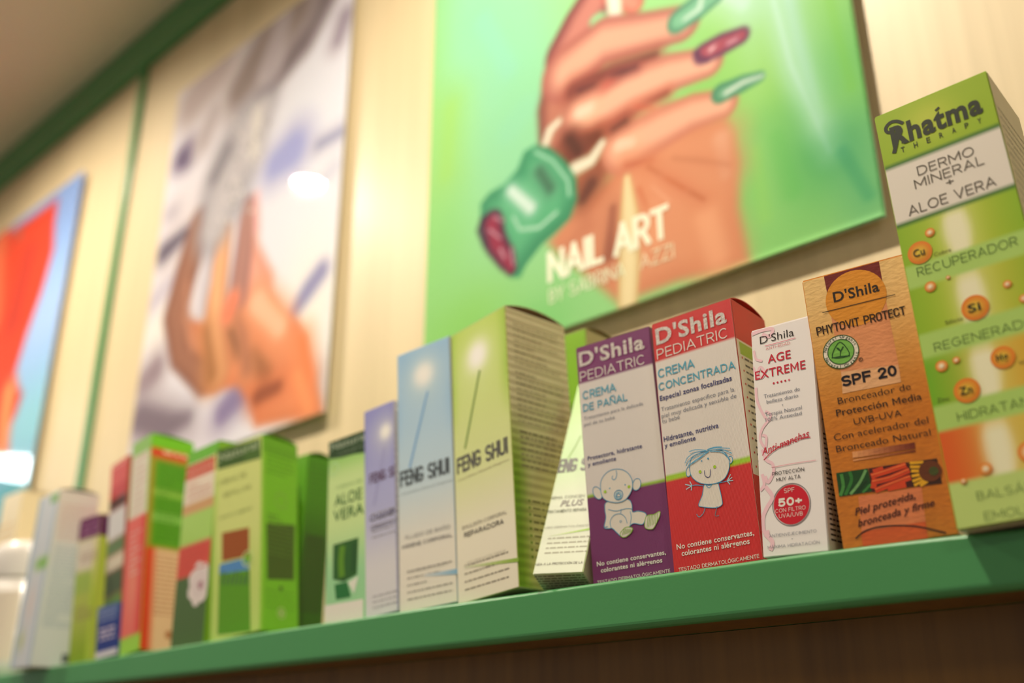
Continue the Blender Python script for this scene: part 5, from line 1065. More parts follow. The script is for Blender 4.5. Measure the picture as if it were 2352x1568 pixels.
# ------------------------------------------------------------------ cartons
def carton(key, name, label, base, side, front=None, sidefn=None, material=None, arch=.0035, top=None, group=None, cat='box', tuck=True):
    q = BX[key]; w, h, d = q['w'] / 1000, q['h'] / 1000, q['d'] / 1000
    Mx = Matrix.Translation(q['loc']) @ Matrix.Rotation(math.radians(q['yaw']), 4, 'Z') @ Matrix.Rotation(math.radians(q['lean']), 4, 'Y') @ Matrix.Rotation(-math.radians(q['pitch']), 4, 'X')
    root = empty(name, Mx); tag(root, label, cat, group)
    dims = (w, h, d); material = material or M_CARD
    # folded body with softly creased edges
    bm = bmesh.new(); bmesh.ops.create_cube(bm, size=1)
    for v in bm.verts: v.co = Vector(((v.co.x + .5) * w, (v.co.y + .5) * d, (v.co.z + .5) * h))
    bmesh.ops.bevel(bm, geom=bm.edges[:], offset=.0005, segments=2, affect='EDGES')
    bm.normal_update()
    mb = MB(); vs = []; fs = []; cols = []
    for f in bm.faces:
        n = f.normal
        c = base if n.y < -.6 else (side if abs(n.x) > .7 or n.y > .6 else (side if n.z < 0 else (top or base)))
        i0 = len(vs); vs += [v.co[:] for v in f.verts]; cols += [lin(c)] * len(f.verts); fs.append(tuple(range(i0, i0 + len(f.verts))))
    bm.free(); mb.add(vs, fs, np.array(cols))
    def grid(face, fn, nu, nv, L=.5):
        fw, fh = (w, h) if face == 'F' else ((d, h) if face == 'R' else (w, d))
        e = .45
        us, vv = np.linspace(e, fw * 1000 - e, nu + 1), np.linspace(e, fh * 1000 - e, nv + 1)
        U, V = np.meshgrid(us, vv); C = fn(U, V, fw * 1000, fh * 1000)
        C = np.clip(C, 0, 255) / 255.; C = np.where(C <= .04045, C / 12.92, ((C + .055) / 1.055) ** 2.4)
        P = place(face, np.stack([U.ravel(), V.ravel()], 1), L, dims)
        idx = np.arange((nu + 1) * (nv + 1)).reshape(nv + 1, nu + 1)
        F = np.stack([idx[:-1, :-1], idx[:-1, 1:], idx[1:, 1:], idx[1:, :-1]], -1).reshape(-1, 4).tolist()
        if face == 'B': F = [f[::-1] for f in F]
        mb.add(P, [tuple(f) for f in F], C.reshape(-1, 3))
    if front: grid('F', front, 30, 90)
    if sidefn: grid('R', sidefn, 14, 70)
    parts = {}
    def P_(p, foil=False):
        return parts.setdefault((p, foil), MB()) if p != 'carton' else mb
    cnt = 0
    for it in ART:
        if it[1] != key or it[0] == 'GLOW': continue
        cnt += 1; nudge = (cnt % 20) * .04        # overlapping strokes of ink never share a plane
        k, _, face, part = it[:4]
        if part == 'lettering' and face == 'R': part = 'side_print'
        if k == 'T':
            s, x0, y0, x1, y1, cap, col, wt, sh, L = it[4:]
            st = CAPS.get(s) if (key, s) not in KEEP else None
            if st is None and s.upper() == s and all(c_ in GL[1] for c_ in s) and len(s) > 1 and wt < 3 and (key, s) not in KEEP: st = ((.10, .135, .18)[wt], 1)
            lift = 0.
            if st: v, f, lift = caps_uv(s, x0, y0, x1, y1, cap, *st)
            else: v, f = text_uv(s, x0, y0, x1, y1, cap, wt, sh)
            if len(v): P_(part, col == 'foil').add(place(face, v, L + lift, dims), f, (1, 1, 1) if col == 'foil' else lin(col))
        elif k == 'G':
            pts, col, L = it[4:]; L += nudge
            if part != 'carton' and len(pts) > 5: pts = smooth_poly(pts)
            P_(part).add(place(face, pts, L, dims), [tuple(range(len(pts)))], lin(col))
        elif k == 'S':
            pts, wd, col, L, cl = it[4:]; L += nudge
            v, f = stroke_uv(pts, wd, cl); P_(part).add(place(face, v, L, dims), f, lin(col))
        elif k == 'D':
            c, r, r0, col, L = it[4:]; L += nudge; n = 40
            a = np.linspace(0, 2 * math.pi, n, endpoint=False)
            o_ = np.stack([c[0] + r * np.cos(a), c[1] + r * np.sin(a)], 1)
            if r0:
                i_ = np.stack([c[0] + r0 * np.cos(a), c[1] + r0 * np.sin(a)], 1)
                P_(part).add(place(face, np.concatenate([o_, i_]), L, dims), [(i, (i + 1) % n, (i + 1) % n + n, i + n) for i in range(n)], lin(col))
            else: P_(part).add(place(face, o_, L, dims), [tuple(range(n))], lin(col))
        elif k == 'RING':
            c, r, s, L = it[4:]
            for half in (0, 1):
                for i, ch in enumerate(s):
                    if ch == ' ': continue
                    t = (i / (len(s) - 1) - .5) * 2.55
                    v, f = text_mesh(ch, 1, 0); v = (v - [v[:, 0].mean(), 0]) * r * .30
                    rr = r * (.94 if half == 0 else 1.12)
                    ang = math.pi / 2 - t if half == 0 else -math.pi / 2 + t
                    ro = ang - math.pi / 2 if half == 0 else ang + math.pi / 2
                    cx, cy = c[0] + rr * math.cos(ang), c[1] + rr * math.sin(ang)
                    u = np.stack([cx + v[:, 0] * math.cos(ro) - v[:, 1] * math.sin(ro), cy + v[:, 0] * math.sin(ro) + v[:, 1] * math.cos(ro)], 1)
                    P_(part).add(place(face, u, L, dims), f, lin((40, 70, 40)))
    for fn in EXTRA.get(key, ()): fn(P_, place, dims)
    body = mb.build('carton_body', material, root)
    for (p, foil), m_ in parts.items():
        if not m_.n: continue
        o = m_.build(p, M_FOIL if foil else material, root)
        # cut anything that would run past the edge of the face it is printed on
        bm = bmesh.new(); bm.from_mesh(o.data)
        for co, no in (((w - .0003, 0, 0), (1, 0, 0)), ((.0003, 0, 0), (-1, 0, 0)), ((0, 0, h - .0003), (0, 0, 1)), ((0, 0, .0003), (0, 0, -1)), ((0, d - .0003, 0), (0, 1, 0))):
            if p == 'side_print' and co[0] > .001: continue
            if p == 'side_print' and no == (-1, 0, 0): continue
            if p == 'emblem' and no == (1, 0, 0): continue
            if p == 'base_print' and no[2]: continue
            bmesh.ops.bisect_plane(bm, geom=bm.verts[:] + bm.edges[:] + bm.faces[:], plane_co=co, plane_no=no, clear_outer=True)
        bm.to_mesh(o.data); bm.free()
        if foil: tag(o, 'silver foil lettering')
    # tucked lid: a sheet springing up a little between the front and back edges
    if tuck:
        tb = MB(); n = 12; t_ = .0004; V = []
        for i in range(n + 1):
            s = i / n; y = .0006 + (d - .0012) * s; z = h + .00005 + arch * math.sin(math.pi * s) ** .8 if 0 < i < n else h + .00005
            for x in (.0005, w - .0005): V += [(x, y, z), (x, y, z + t_)]
        F = []
        for i in range(n):
            a = i * 4; b_ = a + 4
            F += [(a + 1, a + 3, b_ + 3, b_ + 1), (a, b_, b_ + 2, a + 2), (a, a + 1, b_ + 1, b_), (a + 2, b_ + 2, b_ + 3, a + 3)]
        F += [(0, 2, 3, 1), (4 * n, 4 * n + 1, 4 * n + 3, 4 * n + 2)]
        tb.add(V, F, lin(top or base)); tb.build('top_flap', material, root)
        db = MB(); z = h + .00012
        db.add([(.001, .0012, z), (w - .001, .0012, z), (w - .001, d - .0012, z), (.001, d - .0012, z)], [(0, 1, 2, 3)], (1, 1, 1))
        db.build('dust_flap', M_BROWN, root)
    return root

CAPS = {'FENG SHUI': (.165, 0), 'FENG S': (.165, 0), 'PHYTOVIT PROTECT': (.15, 0), 'PEDIATRIC': (.095, 1), 'CREMA': (.15, 1), 'CONCENTRADA': (.15, 1), 'DE PAÑAL': (.15, 1),
        'SPF 20': (.21, 1), '50+': (.24, 1), 'RECUPERADOR': (.075, 1), 'REGENERADOR': (.075, 1), 'HIDRATANTE': (.075, 1), 'BALSÁMICO': (.07, 1), 'EMOLIENTE': (.07, 1), 'DERMO': (.10, 1), 'MINERAL': (.10, 1), 'ALOE VERA': (.10, 1)}
KEEP = {('age', 'AGE'), ('age', 'EXTREME'), ('aloe', 'ALOE'), ('aloe', 'VERA')}

def rows(part, face, x0, x1, ytop, ybot, n, col, th, seed=1, L=2, fill=.9, bold=()):
    """lines of small print, too small to read: each line broken into words"""
    def fn(P_, place_, dims):
        rr = random.Random(seed); m_ = P_(part)
        for i in range(n):
            y = ytop + (ybot - ytop) * i / max(n - 1, 1); x = x0
            end = x0 + (x1 - x0) * (1 if rr.random() < fill else rr.uniform(.35, .8))
            t = th * (1.5 if i in bold else 1)
            while x < end - .5:
                wd = min(rr.uniform(1.4, 5.5) * th / .7 * .8, end - x)
                m_.add(place_(face, [(x, y), (x + wd, y), (x + wd, y + t), (x, y + t)], L, dims), [(0, 1, 2, 3)], lin(col))
                x += wd + th * .9
    return fn
def rect(part, face, x0, y0, x1, y1, col, L=1):
    def fn(P_, place_, dims):
        P_(part).add(place_(face, [(x0, y0), (x1, y0), (x1, y1), (x0, y1)], L, dims), [(0, 1, 2, 3)], lin(col))
    return fn
def disc(part, face, cx, cy, r, col, L=2):
    def fn(P_, place_, dims):
        a = np.linspace(0, 2 * math.pi, 24, endpoint=False)
        P_(part).add(place_(face, np.stack([cx + r * np.cos(a), cy + r * np.sin(a)], 1), L, dims), [tuple(range(24))], lin(col))
    return fn

def mixc(a, b, t): return np.array(a, float) * (1 - t[..., None]) + np.array(b, float) * t[..., None]
def sm(x, a, b):
    t = np.clip((x - a) / (b - a), 0, 1); return t * t * (3 - 2 * t)
def band(C, V, lo, hi, col, e=.25):
    s = sm(V, lo - e, lo + e) * (1 - sm(V, hi - e, hi + e)); return C * (1 - s[..., None]) + np.array(col, float) * s[..., None]

EXTRA = {}
DKT = (96, 88, 66)
RV = DATA['RV']
def f_rhatma(U, V, w, h):
    C = np.ones(U.shape + (3,)) * np.array((176, 200, 40.))
    hd = mixc((150, 182, 20), (186, 200, 60), np.exp(-((U - w * .45) / 14) ** 2 - ((V - h + 14) / 12) ** 2))
    C = hd
    def sect(lo, hi, cols, gx, amt=1.):
        t = U / w; xs = np.linspace(0, 1, len(cols)); c = np.stack([np.interp(t, xs, [k[i] for k in cols]) for i in range(3)], -1)
        vm = (V - lo) / (hi - lo); g = amt * np.exp(-((U - gx) / (5.2 + 1.5 * np.sin(vm * 3.14))) ** 4) * np.clip(np.where(vm > .85, (1 - vm) / .15, 1), 0.6, 1)
        c = c * (1 - g[..., None]) + np.array((250, 246, 236.)) * g[..., None]
        g2 = np.exp(-((U - gx) / 11) ** 2)[..., None] * .45; c = c * (1 - g2) + np.array((230, 226, 150.)) * g2
        s = ((V >= lo) & (V < hi))[..., None]; return np.where(s, c, C)
    GR = (140, 182, 26); GO = (196, 176, 44); LG = (172, 208, 104)
    C = sect(RV['b1'][1], RV['line2'][0], [GR, (160, 190, 40), (190, 205, 80), (165, 190, 40), GR], RV['gx'][0] + 2)
    C = sect(RV['b2'][1], RV['b1'][0], [GR, (160, 190, 40), (200, 205, 90), (180, 190, 50), (150, 180, 30)], RV['gx'][1] + 1)
    C = sect(RV['b3'][1], RV['b2'][0], [(112, 176, 24), (150, 176, 36), (206, 182, 60), (214, 170, 50), GO], RV['gx'][2])
    C = sect(RV['b4'], RV['b3'][0], [(222, 92, 22), (220, 110, 28), (214, 176, 60), (210, 186, 70), (206, 160, 40)], RV['gx'][3])
    for a, b_ in (RV['b1'], RV['b2'], RV['b3']): C = band(C, V, a, b_, LG)
    C = band(C, V, -5, RV['b4'], (190, 214, 120))
    C = band(C, V, RV['line2'][1], RV['line1'][0], (228, 220, 206)); 
    C = band(C, V, *RV['line1'], (58, 112, 30)); C = band(C, V, *RV['line2'], (58, 112, 30))
    return C
EXTRA['rhatma'] = [rows('side_print', 'R', 5, 50, 205, 120, 17, (120, 112, 96), .8, 3)]
carton('rhatma', 'cosmetic_carton', 'tallest green and white box at the right edge with orange dots and dark logo', (150, 182, 20), (206, 190, 160),
       f_rhatma, None, arch=.0006, top=(150, 182, 20))

EXTRA['spf'] = [rows('side_print', 'R', 4, 36, 140, 20, 26, (90, 60, 30), .8, 5)]
def f_spf(U, V, w, h):
    C = mixc((204, 120, 30), (240, 202, 134), sm(V, h * .35, h)); n = np.sin(U * .9 + 3 * np.sin(V * .31)) * np.sin(V * .53 + 2 * np.sin(U * .37))
    C = C + 4 * n[..., None]
    return C
carton('spf', 'sunscreen_carton', 'orange and gold sunscreen box with round green seal and three small pictures', (214, 140, 48), (196, 130, 60), f_spf, None, M_LEA, arch=.0005)

EXTRA['age'] = [rows('side_print', 'R', 3, 37, 62, 6, 22, (60, 58, 56), 1.0, 8), rows('side_print', 'R', 3, 30, 90, 70, 6, (130, 128, 126), .8, 9)]
carton('age', 'cream_carton', 'slim white box with a pink floral edge and a round red seal', (236, 230, 226), (214, 208, 196), None, None, arch=.0006)

def f_red(U, V, w, h):
    C = np.ones(U.shape + (3,)) * np.array((224, 216, 206.))
    C = band(C, V, DATA['RD']['hdr'], h + 5, (206, 30, 28)); C = band(C, V, DATA['RD']['low'], DATA['RD']['grn'], (160, 205, 30)); return band(C, V, -5, DATA['RD']['low'], (206, 30, 28))
EXTRA['red'] = [rect('side_print', 'R', 0.5, 130.8, 42.5, 156, (196, 30, 28)), rect('side_print', 'R', 3.5, 121.5, 42.5, 129.5, (150, 185, 40)),
                rows('side_print', 'R', 8, 38, 119, 52, 17, (70, 68, 66), 1.2, 12), rect('side_print', 'R', .5, .5, 42.5, 48, (196, 30, 28))] + \
               [disc('side_print', 'R', 5.2, 119.5 - 8.3 * i, .7, (205, 40, 40)) for i in range(9)]
carton('red', 'cream_carton', 'red and white ribbed box with a drawing of a standing child with blue hair', (206, 30, 28), (222, 216, 196), f_red, None, M_RIB, top=(200, 30, 26), arch=.0042)

def f_pur(U, V, w, h):
    C = np.ones(U.shape + (3,)) * np.array((222, 215, 208.))
    C = band(C, V, DATA['PV']['hdr'], h + 5, (122, 46, 104)); C = band(C, V, DATA['PV']['low'], DATA['PV']['grn'] + .4, (150, 195, 40)); return band(C, V, -5, DATA['PV']['low'], (116, 42, 98))
carton('purple', 'cream_carton', 'purple and white ribbed box with a line drawing of a seated baby', (122, 46, 104), (122, 46, 104), f_pur, None, M_RIB, top=(122, 46, 104), arch=.001)

# the tall family with a white glow near the top
def glow(key): return [a for a in ART if a[0] == 'GLOW' and a[1] == key][0]
def fengf(key, top_, mid, low, edge, lower_white=.0):
    g = glow(key)
    def fn(U, V, w, h):
        C = mixc(low, mid, sm(V, h * .18, h * .55)); t = sm(V, h * .5, h * 1.0); C = C * (1 - t[..., None]) + np.array(top_, float) * t[..., None]
        e = np.maximum(sm(U, w * .8, w * 1.02), 1 - sm(U, -w * .02, w * .16)) * sm(V, h * .55, h * .8) * .7
        C = C * (1 - e[..., None]) + np.array(edge, float) * e[..., None]
        r = np.hypot(U - g[2][0], V - g[2][1]); q = np.exp(-(r / (.2 * w)) ** 3)[..., None]; q2 = np.exp(-(r / (.5 * w)) ** 2)[..., None] * .45
        C = C * (1 - q2) + np.array((238, 240, 214.)) * q2; return C * (1 - q) + np.array((246, 244, 236.)) * q
    return fn
def side_green(U, V, w, h):
    C = np.ones(U.shape + (3,)) * np.array((206, 200, 150.))
    C = mixc((206, 210, 136), (226, 218, 178), sm(V, h * .3, h * .75))
    e = (1 - sm(U, 1.5, 17)) * (1 - sm(V, h * .3, h * .66)); C = C * (1 - e[..., None]) + np.array((112, 160, 20.)) * e[..., None]
    return C
g7s = (188, 178, 120)
EXTRA['fgreen'] = [rows('side_print', 'R', 7, 50, 188, 158, 8, (166, 158, 118), 1.1, 21, fill=.7), rows('side_print', 'R', 7, 53, 150, 114, 10, (160, 154, 114), 1.1, 22, bold=(0,)),
                   rows('side_print', 'R', 8, 52, 106, 82, 7, (142, 138, 98), 1.2, 23, bold=(0, 1)), rows('side_print', 'R', 16, 50, 58, 6, 12, (112, 116, 60), 1.3, 24),
                   rows('lettering', 'F', 8, 54, 24, 8, 4, (140, 132, 112), 1.0, 31, fill=.6)] + [disc('side_print', 'R', 13, 58.5 - 4.7 * i, .9, (96, 140, 20)) for i in range(9)]
carton('fgreen', 'lotion_carton', 'tall box fading from lime green to cream with a white glow and a text-covered side', (170, 198, 70), (206, 198, 150),
       fengf('fgreen', (172, 204, 66), (206, 216, 140), (232, 226, 202), (134, 180, 20)), side_green, M_EMB, arch=.005, top=(188, 170, 130))
EXTRA['fblue'] = [rows('lettering', 'F', 8, 50, 28, 8, 5, (150, 146, 134), 1.0, 32, fill=.6)]
carton('fblue', 'lotion_carton', 'tall pale blue box with a white glow, left of the lime green one', (150, 190, 220), (214, 214, 206),
       fengf('fblue', (140, 186, 226), (190, 214, 226), (234, 228, 212), (150, 190, 224)), None, M_EMB, arch=.0008, top=(176, 206, 232))
EXTRA['flav'] = [rows('lettering', 'F', 8, 46, 76, 58, 5, (160, 158, 168), 1.1, 33, fill=.8), rows('lettering', 'F', 8, 46, 14, 6, 3, (176, 174, 178), 1.1, 34, fill=.8)]
carton('flav', 'shampoo_carton', 'lavender box with a white glow, shorter neighbour left of the pale blue box', (150, 150, 204), (206, 206, 210),
       fengf('flav', (140, 142, 204), (172, 174, 214), (216, 214, 216), (130, 130, 196)), None, M_EMB, arch=.0006, top=(170, 170, 214))
def f_lean(U, V, w, h):
    C = mixc((206, 214, 190), (178, 214, 150), sm(V, h * .3, h * .62)); t = sm(V, h * .66, h); C = C * (1 - t[..., None]) + np.array((140, 196, 70.)) * t[..., None]
    return C
EXTRA['lean'] = [rows('lettering', 'F', 5, 36, 26, 15, 4, (150, 148, 124), .9, 41, fill=.8), rows('base_print', 'B', .6, 38.5, 2, 18, 7, (110, 92, 60), .9, 42, L=2, fill=1)]
carton('lean', 'cream_carton', 'light green and cream box tilted back between the tall lime box and the purple box', (200, 226, 150), (206, 196, 164), f_lean, None, M_CARD, arch=.0006)
EXTRA['g7'] = []
carton('g7', 'lotion_carton', 'bright green box with a cream side standing at the back behind the tilted box', (128, 180, 32), (206, 198, 150), None, None, M_EMB, arch=.004, top=(190, 176, 130))

def f_aloe(U, V, w, h):
    C = mixc((150, 205, 150), (196, 222, 150), sm(V, h * .2, h * .55)); t = sm(V, h * .75, h * .95); return C * (1 - t[..., None]) + np.array((136, 194, 92.)) * t[..., None]
carton('aloe', 'cream_carton', 'pale green box with dark top band and leaf picture, left of lavender box', (150, 205, 140), (130, 180, 90), f_aloe, None, arch=.0006, top=(40, 76, 34))
def f_g13(U, V, w, h):
    C = mixc((186, 208, 110), (202, 212, 128), sm(V, h * .2, h * .6)); e = (1 - sm(U, 0, 8)) * (1 - sm(V, h * .75, h * .9)) * .5; return C * (1 - e[..., None]) + np.array((130, 190, 50.)) * e[..., None]
def s_g13(U, V, w, h):
    C = np.ones(U.shape + (3,)) * np.array((110, 178, 28.)); e = (1 - sm(U, 0, 5)) * .6; C = C * (1 - e[..., None]) + np.array((176, 205, 90.)) * e[..., None]; return band(C, V, h - 16, h + 5, (100, 160, 30), 2)
EXTRA['g13'] = [rows('side_print', 'R', 6, 40, 162, 140, 6, (84, 140, 20), 1.2, 51), rows('side_print', 'R', 8, 38, 100, 66, 10, (74, 110, 30), 1.2, 52, L=3), rows('side_print', 'R', 6, 40, 34, 20, 4, (90, 150, 20), 1.2, 53)]
carton('g13', 'cream_carton', 'green box with brown square on its pale front and bright green side', (190, 210, 116), (110, 178, 28), f_g13, s_g13, arch=.003, top=(110, 176, 30))
def s_g12(U, V, w, h): return mixc((44, 92, 16), (70, 136, 22), sm(V, h * .45, h * .8))  # shade on this side is painted into its green, deepest in the lower half
EXTRA['g12'] = [rect('side_print', 'R', 4, 30, 26, 100, (44, 80, 24)), rows('side_print', 'R', 4, 26, 165, 110, 12, (60, 116, 20), 1.2, 55)]
carton('g12', 'cream_carton', 'green plain-sided box, shade painted into its side, standing behind the brown-square green box', (96, 160, 30), (84, 146, 26), None, s_g12, arch=.004, top=(110, 176, 30))
def f_g14(U, V, w, h):
    C = np.ones(U.shape + (3,)) * np.array((196, 212, 150.))
    C = band(C, V, h * .925, h + 5, (96, 176, 26)); C = band(C, V, h * .85, h * .925, (196, 66, 30)); C = band(C, V, h * .72, h * .85, (222, 206, 186)); C = band(C, V, h * .66, h * .72, (196, 150, 96)); C = band(C, V, h * .5, h * .66, (160, 200, 90))
    C = band(C, V, h * .34, h * .5, (208, 74, 56)); return band(C, V, -5, h * .34, (66, 96, 40), 1)
EXTRA['g14'] = [disc('illustration', 'F', 40 + 11 * math.cos(a), 54 + 13 * math.sin(a), 7.5, (218, 206, 202), 2 + a * .2) for a in np.linspace(0, 2 * math.pi, 8)[:-1]] + [disc('illustration', 'F', 40, 54, 13, (212, 198, 196), 4), disc('illustration', 'F', 43, 52, 4,  (160, 110, 120), 5), rows('lettering', 'F', 4, 50, 172, 164, 2, (236, 200, 180), 1.5, 60, L=3), rows('lettering', 'F', 4, 50, 90, 68, 5, (190, 60, 44), 1.5, 61, L=3), rows('lettering', 'F', 8, 48, 150, 138, 3, (196, 120, 100), 1.5, 62, L=3)]
carton('g14', 'cream_carton', 'green and red box with a white flower, squeezed left of the brown-square green box', (96, 176, 26), (120, 160, 40), f_g14, None, arch=.001, top=(96, 176, 26))
def f_rg(U, V, w, h):
    C = np.ones(U.shape + (3,)) * np.array((216, 208, 190.)); e = np.maximum(sm(U, w - 5, w - 1), 1 - sm(U, 0, 3)); C = C * (1 - e[..., None] * .7) + np.array((140, 196, 70.)) * e[..., None] * .7
    C = band(C, V, h * .93, h + 5, (140, 190, 100)); R_ = mixc((220, 100, 90), (206, 40, 28), np.maximum(sm(U, w * .6, w), 0)); s = 1 - sm(V, h * .62 - .5, h * .62 + .5); C = C * (1 - s[..., None]) + R_ * s[..., None]
    q = (np.exp(-((U - w * .45) / 9) ** 2) * np.exp(-((V - h * .3) / 34) ** 2) * .5)[..., None]; C = C * (1 - q) + np.array((230, 160, 120.)) * q
    return band(C, V, -5, h * .075, (150, 200, 60), 2)
def s_rg(U, V, w, h):
    C = np.ones(U.shape + (3,)) * np.array((150, 130, 30.)); e = sm(U, w - 9, w - 5); C = C * (1 - e[..., None]) + np.array((120, 170, 44.)) * e[..., None]
    C = band(C, V, h * .93, h + 5, (104, 178, 24)); C = band(C, V, h * .885, h * .93, (196, 50, 28)); inn = (sm(U, 5, 7) * (1 - sm(U, w - 8, w - 6)))
    G_ = np.ones(C.shape) * np.array((78, 146, 14.)); G_ = band(G_, V, h * .70, h * .735, (130, 176, 64), 1.5); G_ = band(G_, V, h * .58, h * .62, (120, 176, 72), 1.5)
    s = inn * (1 - sm(V, h * .86, h * .88)) * sm(V, h * .455, h * .47); C = C * (1 - s[..., None]) + G_ * s[..., None]
    R_ = mixc((200, 46, 14), (216, 176, 140), sm(U, 4, 15) * (1 - sm(U, w - 9, w - 5))); s = 1 - sm(V, h * .45, h * .46)
    s = s * (1 - sm(U, w - 9, w - 6)); return C * (1 - s[..., None]) + R_ * s[..., None]
EXTRA['rg15'] = [rows('lettering', 'F', 8, 30, 198, 142, 9, (196, 150, 140), 1.3, 71), rows('side_print', 'R', 10, 42, 188, 108, 20, (60, 120, 10), 1.3, 72), rows('side_print', 'R', 12, 42, 92, 34, 14, (170, 110, 80), 1.2, 73), rows('lettering', 'F', 8, 28, 118, 76, 8, (222, 190, 180), 1.3, 74), disc('side_print', 'R', 30, 16, 4, (170, 110, 70)), rows('side_print', 'R', 14, 42, 200, 197, 1, (226, 190, 160), 3, 75)]
carton('rg15', 'cream_carton', 'tallest box on the left half, with red lower front and green and peach side', (190, 190, 120), (104, 178, 24), f_rg, s_rg, arch=.002, top=(104, 178, 24))
def f_r16(U, V, w, h):
    C = np.ones(U.shape + (3,)) * np.array((205, 70, 64.)); C = band(C, V, h * .80, h * .875, (186, 36, 34)); C = band(C, V, h * .74, h * .80, (60, 24, 26), 2); C = band(C, V, h * .58, h * .74, (206, 206, 208), 3)
    C = band(C, V, h * .5, h * .58, (90, 120, 80), 3); C = band(C, V, h * .42, h * .5, (206, 196, 176), 3); C = band(C, V, h * .3, h * .42, (66, 84, 56), 3); return band(C, V, -5, h * .3, (90, 130, 60), 3)
EXTRA['r16'] = [rows('lettering', 'F', 4, 44, 226, 206, 5, (226, 160, 150), 1.6, 81)]
carton('r16', 'cream_carton', 'crimson-topped box wedged between the purple-banded box and the tallest left box', (206, 70, 64), (150, 60, 50), f_r16, None, arch=.0006)
def f_p17(U, V, w, h):
    C = mixc((140, 170, 30), (176, 190, 84), sm(V, 0, h * .35)); C = band(C, V, h * .47, h * .62, (160, 186, 84), 5); C = band(C, V, h * .62, h * .85, (222, 212, 194), 5); C = band(C, V, h * .85, h * 1.1, (104, 30, 92), 1)
    e = sm(U, w * .72, w * .8) * (1 - sm(V, h * .83, h * .85)); return C * (1 - e[..., None]) + mixc((176, 200, 60), (222, 214, 160), sm(V, h * .4, h * .8)) * e[..., None]
def s_p17(U, V, w, h): return band(np.ones(U.shape + (3,)) * np.array((176, 196, 70.)), V, h * .85, h + 5, (84, 20, 78), 1)
EXTRA['p17'] = [rows('lettering', 'F', 6, 32, 112, 104, 3, (170, 140, 130), 1.5, 91), rows('brand_name', 'F', 6, 40, 142, 134, 2, (170, 120, 160), 2.5, 92), rows('lettering', 'F', 6, 32, 56, 44, 4, (150, 130, 90), 1.5, 93)]
carton('p17', 'cream_carton', 'cream and olive box with a purple top band at the left', (120, 40, 104), (176, 196, 70), f_p17, s_p17, arch=.0006, top=(110, 34, 98))
def f_b18(U, V, w, h):
    C = mixc((36, 56, 130), (90, 110, 160), sm(V, h * .55, h * .95)); return band(C, V, -5, h * .13, (206, 200, 210), .5)
EXTRA['b18'] = [rows('lettering', 'F', 5, 26, 26, 17, 3, (200, 190, 210), 2.2, 95, fill=1), rows('lettering', 'F', 4, 26, 42, 36, 2, (150, 160, 190), 1.4, 96)]
carton('b18', 'small_carton', 'lowest box of the row, small and deep blue with a pale band', (60, 80, 146), (40, 60, 130), f_b18, None, arch=.0004)
def f_w19(U, V, w, h):
    C = np.ones(U.shape + (3,)) * np.array((200, 206, 212.)); e = np.maximum(1 - sm(U, 0, w * .3), sm(U, w * .8, w)); C = C * (1 - e[..., None]) + np.array((150, 176, 196.)) * e[..., None]
    g = (np.exp(-((V - h * .58) / 6) ** 2) * sm(U, w * .25, w * .6))[..., None]; C = C * (1 - g) + np.array((110, 176, 40.)) * g; g = (np.exp(-((V - h * .35) / 20) ** 2) * np.exp(-((U - w * .5) / 12) ** 2) * .5)[..., None]; C = C * (1 - g) + np.array((222, 190, 176.)) * g
    g = (np.exp(-((V - h * .15) / 10) ** 2) * np.exp(-((U - w * .35) / 8) ** 2) * .6)[..., None]; return C * (1 - g) + np.array((170, 180, 70.)) * g
def s_w19(U, V, w, h):
    C = mixc((206, 212, 206), (214, 206, 196), sm(V, h * .5, h * .9)); return band(C, V, 4, 13, (130, 140, 146), 3) if False else C
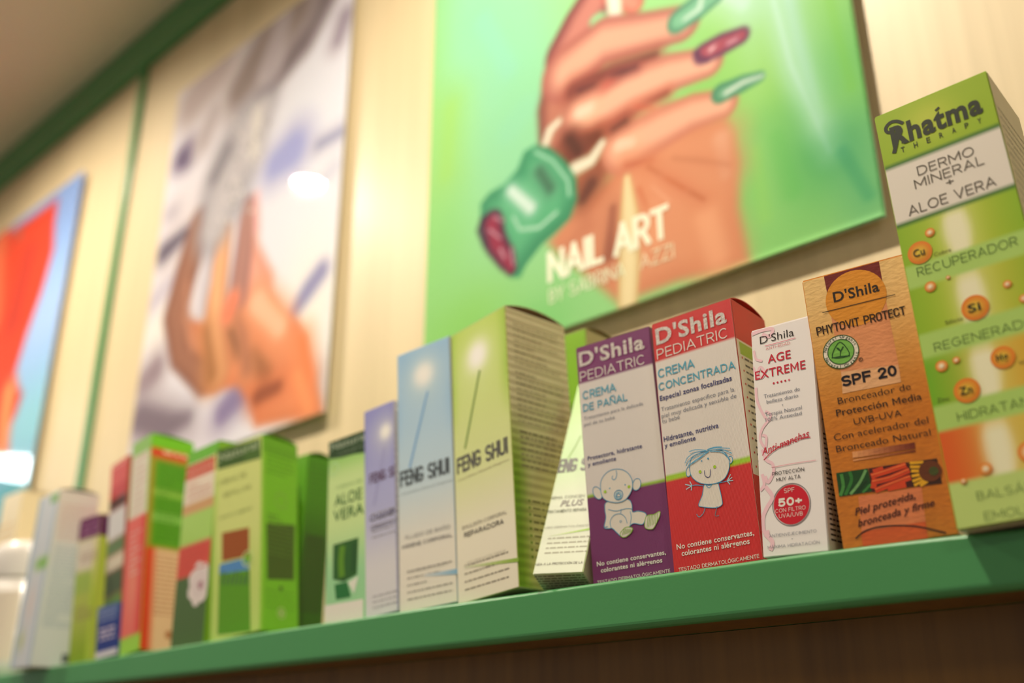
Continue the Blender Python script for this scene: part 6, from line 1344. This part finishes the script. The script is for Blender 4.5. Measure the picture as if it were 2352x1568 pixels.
EXTRA['w19'] = [rect('illustration', 'F', 40, 170, 68, 180, (110, 170, 50)), rows('side_print', 'R', 5, 44, 166, 130, 10, (206, 170, 160), 1.3, 101), rows('side_print', 'R', 5, 44, 122, 40, 24, (160, 176, 184), 1.3, 102), rect('side_print', 'R', 30, 5, 48, 14, (96, 104, 104))]
carton('w19', 'lotion_carton', 'wide pale blue and white box with a green streak, next to the white jar', (196, 206, 214), (212, 208, 198), f_w19, s_w19, arch=.0035, top=(226, 226, 206))
EXTRA['y21'] = [rows('lettering', 'F', 8, 52, 200, 150, 6, (226, 180, 110), 2.5, 111)]
carton('y21', 'lotion_carton', 'tall cream box with faint orange print behind the white jar', (236, 222, 186), (232, 216, 176), None, None, arch=.002)

# white jar with a rounded lid, cut off by the left edge of the photograph
def lathe(name, prof, material, parent, n=64, squash=1.0):
    bm = bmesh.new(); rings = []
    for r, z in prof: rings.append([bm.verts.new((r * math.cos(2 * math.pi * i / n), r * squash * math.sin(2 * math.pi * i / n), z)) for i in range(n)])
    for a, b_ in zip(rings, rings[1:]):
        for i in range(n): bm.faces.new((a[i], a[(i + 1) % n], b_[(i + 1) % n], b_[i]))
    bm.faces.new(rings[0][::-1]); bm.faces.new(rings[-1])
    me = bpy.data.meshes.new(name); bm.to_mesh(me); bm.free(); me.materials.append(material)
    me.polygons.foreach_set('use_smooth', [True] * len(me.polygons))
    o = bpy.data.objects.new(name, me); COL.objects.link(o); o.parent = parent; return o
bt = empty('cosmetic_jar', Matrix.Translation((-1.298, .535, Z0 + bow(-1.298) + .0023)))
tag(bt, 'white plastic jar with rounded lid, cut off at the left end of the row', 'jar')
lathe('jar_body', [(.036, 0), (.041, .003), (.0425, .02), (.0425, .112), (.040, .114)], M_PLAST, bt)
lathe('screw_lid', [(.040, .1142), (.0425, .1144), (.043, .117), (.043, .140), (.0425, .147), (.040, .153), (.036, .157), (.028, .160), (.01, .161)], M_PLAST, bt)
mb = MB(); V = []; n = 30
for i in range(n + 1):
    a = -math.pi * .85 + math.pi * .7 * i / n
    for z in (.02, .098): V.append((.0427 * math.cos(a), .0427 * math.sin(a), z))
mb.add(V, [(2 * i, 2 * i + 2, 2 * i + 3, 2 * i + 1) for i in range(n)], lin((222, 210, 192)))
mb.build('paper_label', M_CARD, bt, smooth=True)
